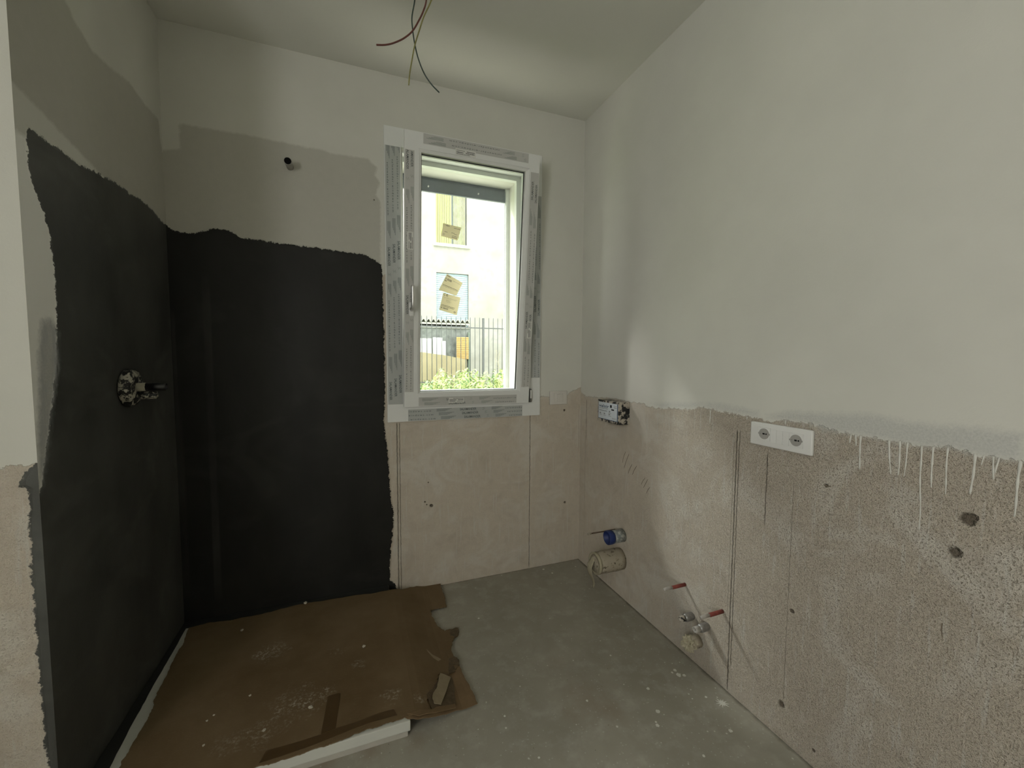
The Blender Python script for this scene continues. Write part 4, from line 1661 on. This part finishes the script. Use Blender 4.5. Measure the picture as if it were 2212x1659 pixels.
# fence
YFN = 5.0
fe = thing('metal_fence', (0, YFN, .1), 'grey metal picket fence behind the weeds outside the window', 'fence')
M_FENCE = simple('grey_fence_paint', (.075, .08, .08), .6, .4, var=.05)
O9 = lambda x, y: (900+x/9.215, 670+y/9.215)
sp_ = [97, 200, 300, 395, 495, 595, 690, 785, 880, 975, 1070, 1162, 1255, 1437, 1525, 1615]
step = 10.3
xsf = [O9(a, 0)[0] for a in sp_]
extra = [xsf[0]-step*i for i in range(1, 13)]+[xsf[-1]+9.8*i for i in range(1, 16)]
for x in xsf+extra:
    yt = 681+(x-910)/(1075-910)*6.5
    q = PX(x, yt, 1, YFN)
    bm = bmesh.new()
    tube(bm, [(q.x, YFN, .1), (q.x, YFN, q.z-.02), (q.x, YFN, q.z)], [.0065, .0065, .003], 8)
    obj('picket', bm, M_FENCE, fe, True)
q = PX(1044, 687.5, 1, YFN)
bm = bmesh.new()
box(bm, (q.x-.017, YFN-.017, .1), (q.x+.017, YFN+.017, q.z))
obj('post', bm, M_FENCE, fe)
xa, xb = PX(780, 700, 1, YFN).x, PX(1228, 700, 1, YFN).x
for py in (709, 824):
    z = PX(1044, py, 1, YFN).z
    bm = bmesh.new()
    box(bm, (xa, YFN-.010, z-.010), (xb, YFN+.010, z+.010))
    obj('rail', bm, M_FENCE, fe)

# tan board wall behind the fence
YT = 5.5
q0, q1, q2 = PX(880, 757, 1, YT), PX(1008, 777, 1, YT), PX(960, 767, 1, YT)
bm = bmesh.new()
for (a, b) in ((q0, q2), (q2, q1)):
    V = [bm.verts.new(c_) for c_ in ((a.x, YT, .1), (b.x, YT, .1), (b.x, YT, b.z), (a.x, YT, a.z), (a.x, YT+.04, .1), (b.x, YT+.04, .1), (b.x, YT+.04, b.z), (a.x, YT+.04, a.z))]
    for f in ((0, 1, 2, 3), (7, 6, 5, 4), (0, 4, 5, 1), (1, 5, 6, 2), (2, 6, 7, 3), (3, 7, 4, 0)):
        bm.faces.new([V[i] for i in f])
tag(obj('board_wall', bm, simple('tan_boards', (.31, .27, .17), .9, .2, var=.15, scale=3)), 'low tan board wall behind the fence, under the shed', 'wall')

# shed
YS = 6.0
sh = thing('shed', (0, YS, .1), 'dark shed with corrugated roof and yellow lattice behind the fence', 'shed')
M_SHEDW = simple('dark_weathered_wall', (.13, .14, .13), .9, .2, var=.45, scale=9)
M_ASB = simple('corrugated_cement', (.30, .30, .27), .9, .2, var=.15)
M_WHITE = simple('white_board', (.80, .81, .78), .7, .3, var=.03)
M_YEL = simple('yellow_lattice_wood', (.50, .33, .13), .8, .2, var=.2)
rx0, rx1 = PX(870, 690, 1, YS).x, PX(1018, 694, 1, YS).x
rz = PX(960, 692, 1, YS).z
bm = bmesh.new()
n = 14*12
amp = .035
rows = []
for j in range(2):
    for th in (0, .02):
        R_ = []
        for i in range(n+1):
            x = rx0+(rx1-rx0)*i/n
            z = rz+amp*.8*math.cos(i/12*2*math.pi)-.02+th-j*.25
            R_.append(bm.verts.new((x, YS-.06+j*2.0, z)))
        rows.append(R_)
for i in range(n):
    bm.faces.new((rows[0][i], rows[0][i+1], rows[2][i+1], rows[2][i]))
    bm.faces.new((rows[1][i], rows[3][i], rows[3][i+1], rows[1][i+1]))
    bm.faces.new((rows[0][i], rows[1][i], rows[1][i+1], rows[0][i+1]))
    bm.faces.new((rows[2][i], rows[2][i+1], rows[3][i+1], rows[3][i]))
obj('corrugated_roof', bm, M_ASB, sh)
z1 = rz-.05
zt = PX(960, 703, 1, YS).z
zd = PX(960, 731, 1, YS).z
bm = bmesh.new()
box(bm, (rx0, YS+.02, .1), (rx1-.02, YS+1.5, z1-.26))
box(bm, (rx0, YS+.02, z1-.26), (rx1-.02, YS+.3, z1-.06))
obj('shed_wall', bm, M_SHEDW, sh)
bm = bmesh.new()
box(bm, (rx0, YS-.02, zt+.018), (rx1-.02, YS+.018, zt+.055))
box(bm, (rx0, YS-.01, zt-.05), (rx1-.02, YS+.018, zt-.025))
obj('fascia', bm, simple('pale_fascia', (.40, .40, .36), .8, .2), sh)
for (a, b, y0_, y1_) in ((880, 932, 730, 768), (935, 955, 729, 768)):
    A, B = PX(a, y0_, 1, YS), PX(b, y1_, 1, YS)
    bm = bmesh.new()
    box(bm, (A.x, YS-.03, B.z), (B.x, YS+.018, A.z))
    obj('white_panel', bm, M_WHITE, sh)
A, B = PX(956, 737, 1, YS), PX(962, 768, 1, YS)
bm = bmesh.new()
box(bm, (A.x, YS-.04, B.z), (B.x, YS-.01, A.z))
obj('white_panel', bm, M_WHITE, sh)
A, B = PX(985, 728, 1, YS-.06), PX(1012, 776, 1, YS-.06)
la = bmesh.new()
box(la, (A.x, YS-.07, B.z), (B.x, YS-.055, A.z))
o = obj('lattice', la, M_YEL, sh)
for i in range(12):
    z = B.z+(A.z-B.z)*(i+.5)/12
    bm = bmesh.new()
    box(bm, (A.x, YS-.082, z-.004), (B.x, YS-.0705, z+.004))
    obj('slat', bm, simple('dark_lattice_slat', (.25, .20, .10), .8, .2) if i == 0 else bpy.data.materials['dark_lattice_slat'], o)
A, B = PX(1010.5, 718, 1, YS), PX(1013.5, 800, 1, YS)
bm = bmesh.new()
box(bm, (A.x, YS-.05, .1), (B.x, YS+.018, A.z))
obj('corner_post', bm, simple('dark_post', (.14, .17, .14), .8, .2), sh)
# wire mesh panel
A, B = PX(912, 731, 1, YS-.1), PX(932, 764, 1, YS-.1)
bm = bmesh.new()
for i in range(9):
    x = A.x+(B.x-A.x)*i/8
    tube(bm, [(x, YS-.1, B.z), (x, YS-.1, A.z)], .0035, 5)
for i in range(15):
    z = B.z+(A.z-B.z)*i/14
    tube(bm, [(A.x, YS-.1, z), (B.x, YS-.1, z)], .0035, 5)
obj('wire_mesh', bm, simple('grey_mesh', (.4, .4, .36), .6, .3), sh)

# house across
YH = 8.5
ho = thing('house', (0, YH, .1), 'pale rendered house across the yard with yellow shutters above and a blue roller shutter below', 'house')
k = NT('stained_pale_render', .9, .2)
n1 = k.noise(1.3, 6, .65)
n2 = k.noise(6, 5, .7)
c = k.mix(k.ramp(n1, .35, .65), (.235, .225, .205), (.305, .297, .277))
c = k.mix(k.ma('MULTIPLY', k.ramp(k.ma('MULTIPLY', n1, n2), .27, .38), .35), c, (.145, .142, .138))
k.color(c)
M_RENDER = k.m
u0, u1_ = PX(942, 500, 1, YH).x, PX(1008.5, 500, 1, YH).x
uz = PX(975, 528.5, 1, YH).z
l0, l1 = PX(942.5, 600, 1, YH).x, PX(1012, 600, 1, YH).x
lz = PX(975, 590.5, 1, YH).z
HT = 6.3


def holed(bm, xs_, zs_, y0, y1, holes):
    xs_, zs_ = sorted(set(xs_)), sorted(set(zs_))
    for i in range(len(xs_)-1):
        for j in range(len(zs_)-1):
            cx, cz = (xs_[i]+xs_[i+1])/2, (zs_[j]+zs_[j+1])/2
            if any(h[0] < cx < h[1] and h[2] < cz < h[3] for h in holes):
                continue
            box(bm, (xs_[i], y0, zs_[j]), (xs_[i+1], y1, zs_[j+1]))


bm = bmesh.new()
H = [(u0, u1_, uz, uz+1.45), (l0, l1, .9, lz)]
holed(bm, [-9, 9, u0, u1_, l0, l1], [.1, HT, uz, uz+1.45, .9, lz], YH, YH+.12, H)
box(bm, (-9, YH+.1201, .1), (9, YH+5, HT))
obj('facade', bm, M_RENDER, ho)
bm = bmesh.new()
box(bm, (u0-.07, YH-.07, uz-.07), (u1_+.09, YH+.119, uz-.001))
obj('sill', bm, simple('pale_sill', (.66, .65, .60), .8, .2), ho)
M_SHUT = simple('yellow_green_shutter', (.30, .32, .13), .7, .3, var=.1)
M_SHUTB = simple('weathered_shutter', (.27, .30, .17), .7, .3, var=.25, scale=6)
M_DARKS = simple('shutter_gap', (.16, .18, .18), .7, .3)
xm0, xm1 = PX(975.5, 500, 1, YH+.04).x, PX(979.5, 500, 1, YH+.04).x
for (a, b, m_, nm) in ((u0+.004, xm0, M_SHUT, 'shutter_leaf'), (xm1, u1_-.03, M_SHUTB, 'shutter_leaf')):
    bm = bmesh.new()
    n_ = 9
    for i in range(n_):
        x0_, x1_ = a+(b-a)*i/n_, a+(b-a)*(i+1)/n_
        box(bm, (x0_+.006, YH+.035, uz+.01), (x1_-.006, YH+.06, uz+1.44))
    box(bm, (a, YH+.06, uz+.01), (b, YH+.08, uz+1.44))
    obj(nm, bm, m_, ho)
bm = bmesh.new()
box(bm, (u0+.001, YH+.085, uz+.001), (u1_-.001, YH+.118, uz+1.449))
obj('window_panel', bm, M_DARKS, ho)
M_BLS = simple('pale_blue_roller', (.25, .32, .345), .6, .3, var=.05)
bm = bmesh.new()
z = .905
while z+.05 < lz:
    box(bm, (l0+.005, YH+.05, z), (l1-.005, YH+.066, z+.043), bev=.004)
    z += .050
box(bm, (l0+.002, YH+.067, .902), (l1-.002, YH+.1, lz-.002))
obj('roller_shutter', bm, M_BLS, ho)

# weeds : blades, stalks and leaves nobody could count
rn = random.Random(21)
bm = bmesh.new()


def blade(p, az, L, wd, lean, mi, droop=.6):
    d = Vector((math.cos(az), math.sin(az), 0))
    s = Vector((-d.y, d.x, 0))
    n = 4
    prev = None
    for i in range(n+1):
        t = i/n
        c_ = p+d*(L*lean*t)+Vector((0, 0, L*(t*(1-.25*lean)-droop*lean*t*t)))
        w_ = wd*math.sin(math.pi*min(1, .18+.82*t))
        a, b = bm.verts.new(c_-s*w_), bm.verts.new(c_+s*w_+Vector((0, 0, w_*.3)))
        if prev:
            f = bm.faces.new((prev[0], prev[1], b, a))
            f.material_index = mi
        prev = (a, b)


def profile(px):
    xs_ = [900, 925, 940, 955, 965, 980, 1000, 1012, 1025, 1035, 1045, 1065, 1080, 1095]
    ys_ = [826, 826, 812, 792, 806, 806, 797, 795, 808, 797, 806, 800, 792, 800]
    return float(np.interp(px, xs_, ys_))


for i in range(400):
    Y = rn.uniform(2.6, 4.7)
    px = rn.uniform(890, 1100) if i < 230 else rn.choice((rn.uniform(790, 890), rn.uniform(1100, 1220)))
    top = PX(px, profile(px)+rn.uniform(0, 34), 1, Y)
    x, zt_ = top.x, top.z
    base = Vector((x+rn.uniform(-.05, .05), Y, .1))
    tip_ = Vector((x, Y, max(zt_, .5)))
    n = 7
    pr = None
    mi = rn.choice((0, 0, 1, 2))
    for k_ in range(18):
        t = .35+.65*k_/17
        c_ = base.lerp(tip_, t)
        blade(c_, rn.uniform(0, 6.28), rn.uniform(.07, .17)*(1.2-.6*t), rn.uniform(.008, .020), rn.uniform(.5, 1.1), mi if rn.random() < .75 else rn.choice((0, 1, 2)))
    tube(bm, [base, base.lerp(tip_, .5)+Vector((rn.uniform(-.02, .02), 0, 0)), tip_], [.005, .004, .002], 5)
for i in range(640):
    Y = rn.uniform(2.35, 3.6)
    px = rn.uniform(885, 1110) if i < 420 else rn.choice((rn.uniform(790, 885), rn.uniform(1110, 1220)))
    q = PX(px, 838+rn.uniform(-10, 22), 1, Y)
    blade(Vector((q.x, Y, .1)), rn.uniform(0, 6.28), (q.z-.1)*rn.uniform(.95, 1.25), rn.uniform(.006, .011), rn.uniform(.15, .5), rn.choice((0, 0, 1)), .5)
GREENS = [simple('weed_bright', (.38, .44, .19), .7, .3, var=.15, scale=5), simple('weed_mid', (.26, .34, .13), .7, .3, var=.15, scale=5), simple('weed_cool', (.18, .27, .14), .7, .3, var=.15, scale=5)]
me = bpy.data.meshes.new('weeds')
bm.to_mesh(me)
bm.free()
tag(link('weeds', me, GREENS), 'bright green overgrown weeds outside the window in front of the fence', 'weeds', kind='stuff')
# dry seed stalks rising at the right
M_STALK = simple('dry_stalk', (.30, .28, .22), .8, .2)
bm = bmesh.new()
for (pts) in ([(1068, 830), (1069, 800), (1071, 775), (1073, 757)], [(1079, 830), (1077, 800), (1075, 780)], [(1077, 790), (1076, 775), (1080, 762)]):
    P = [PX(x, y, 1, 4.4) for x, y in pts]
    P = catmull([Vector((P[0].x, 4.4, .1)), *P], 4)
    tube(bm, P, [.004]*len(P), 5)
    for q in P[len(P)//3:]:
        for _ in range(2):
            d = Vector((rn.uniform(-1, 1), rn.uniform(-.3, .3), rn.uniform(-.2, .8))).normalized()*rn.uniform(.015, .05)
            tube(bm, [q, q+d], [.003, .0015], 4)
tag(obj('seed_stalks', bm, M_STALK), 'thin dry seed stalks rising above the weeds in front of the fence, at the right', 'plant')
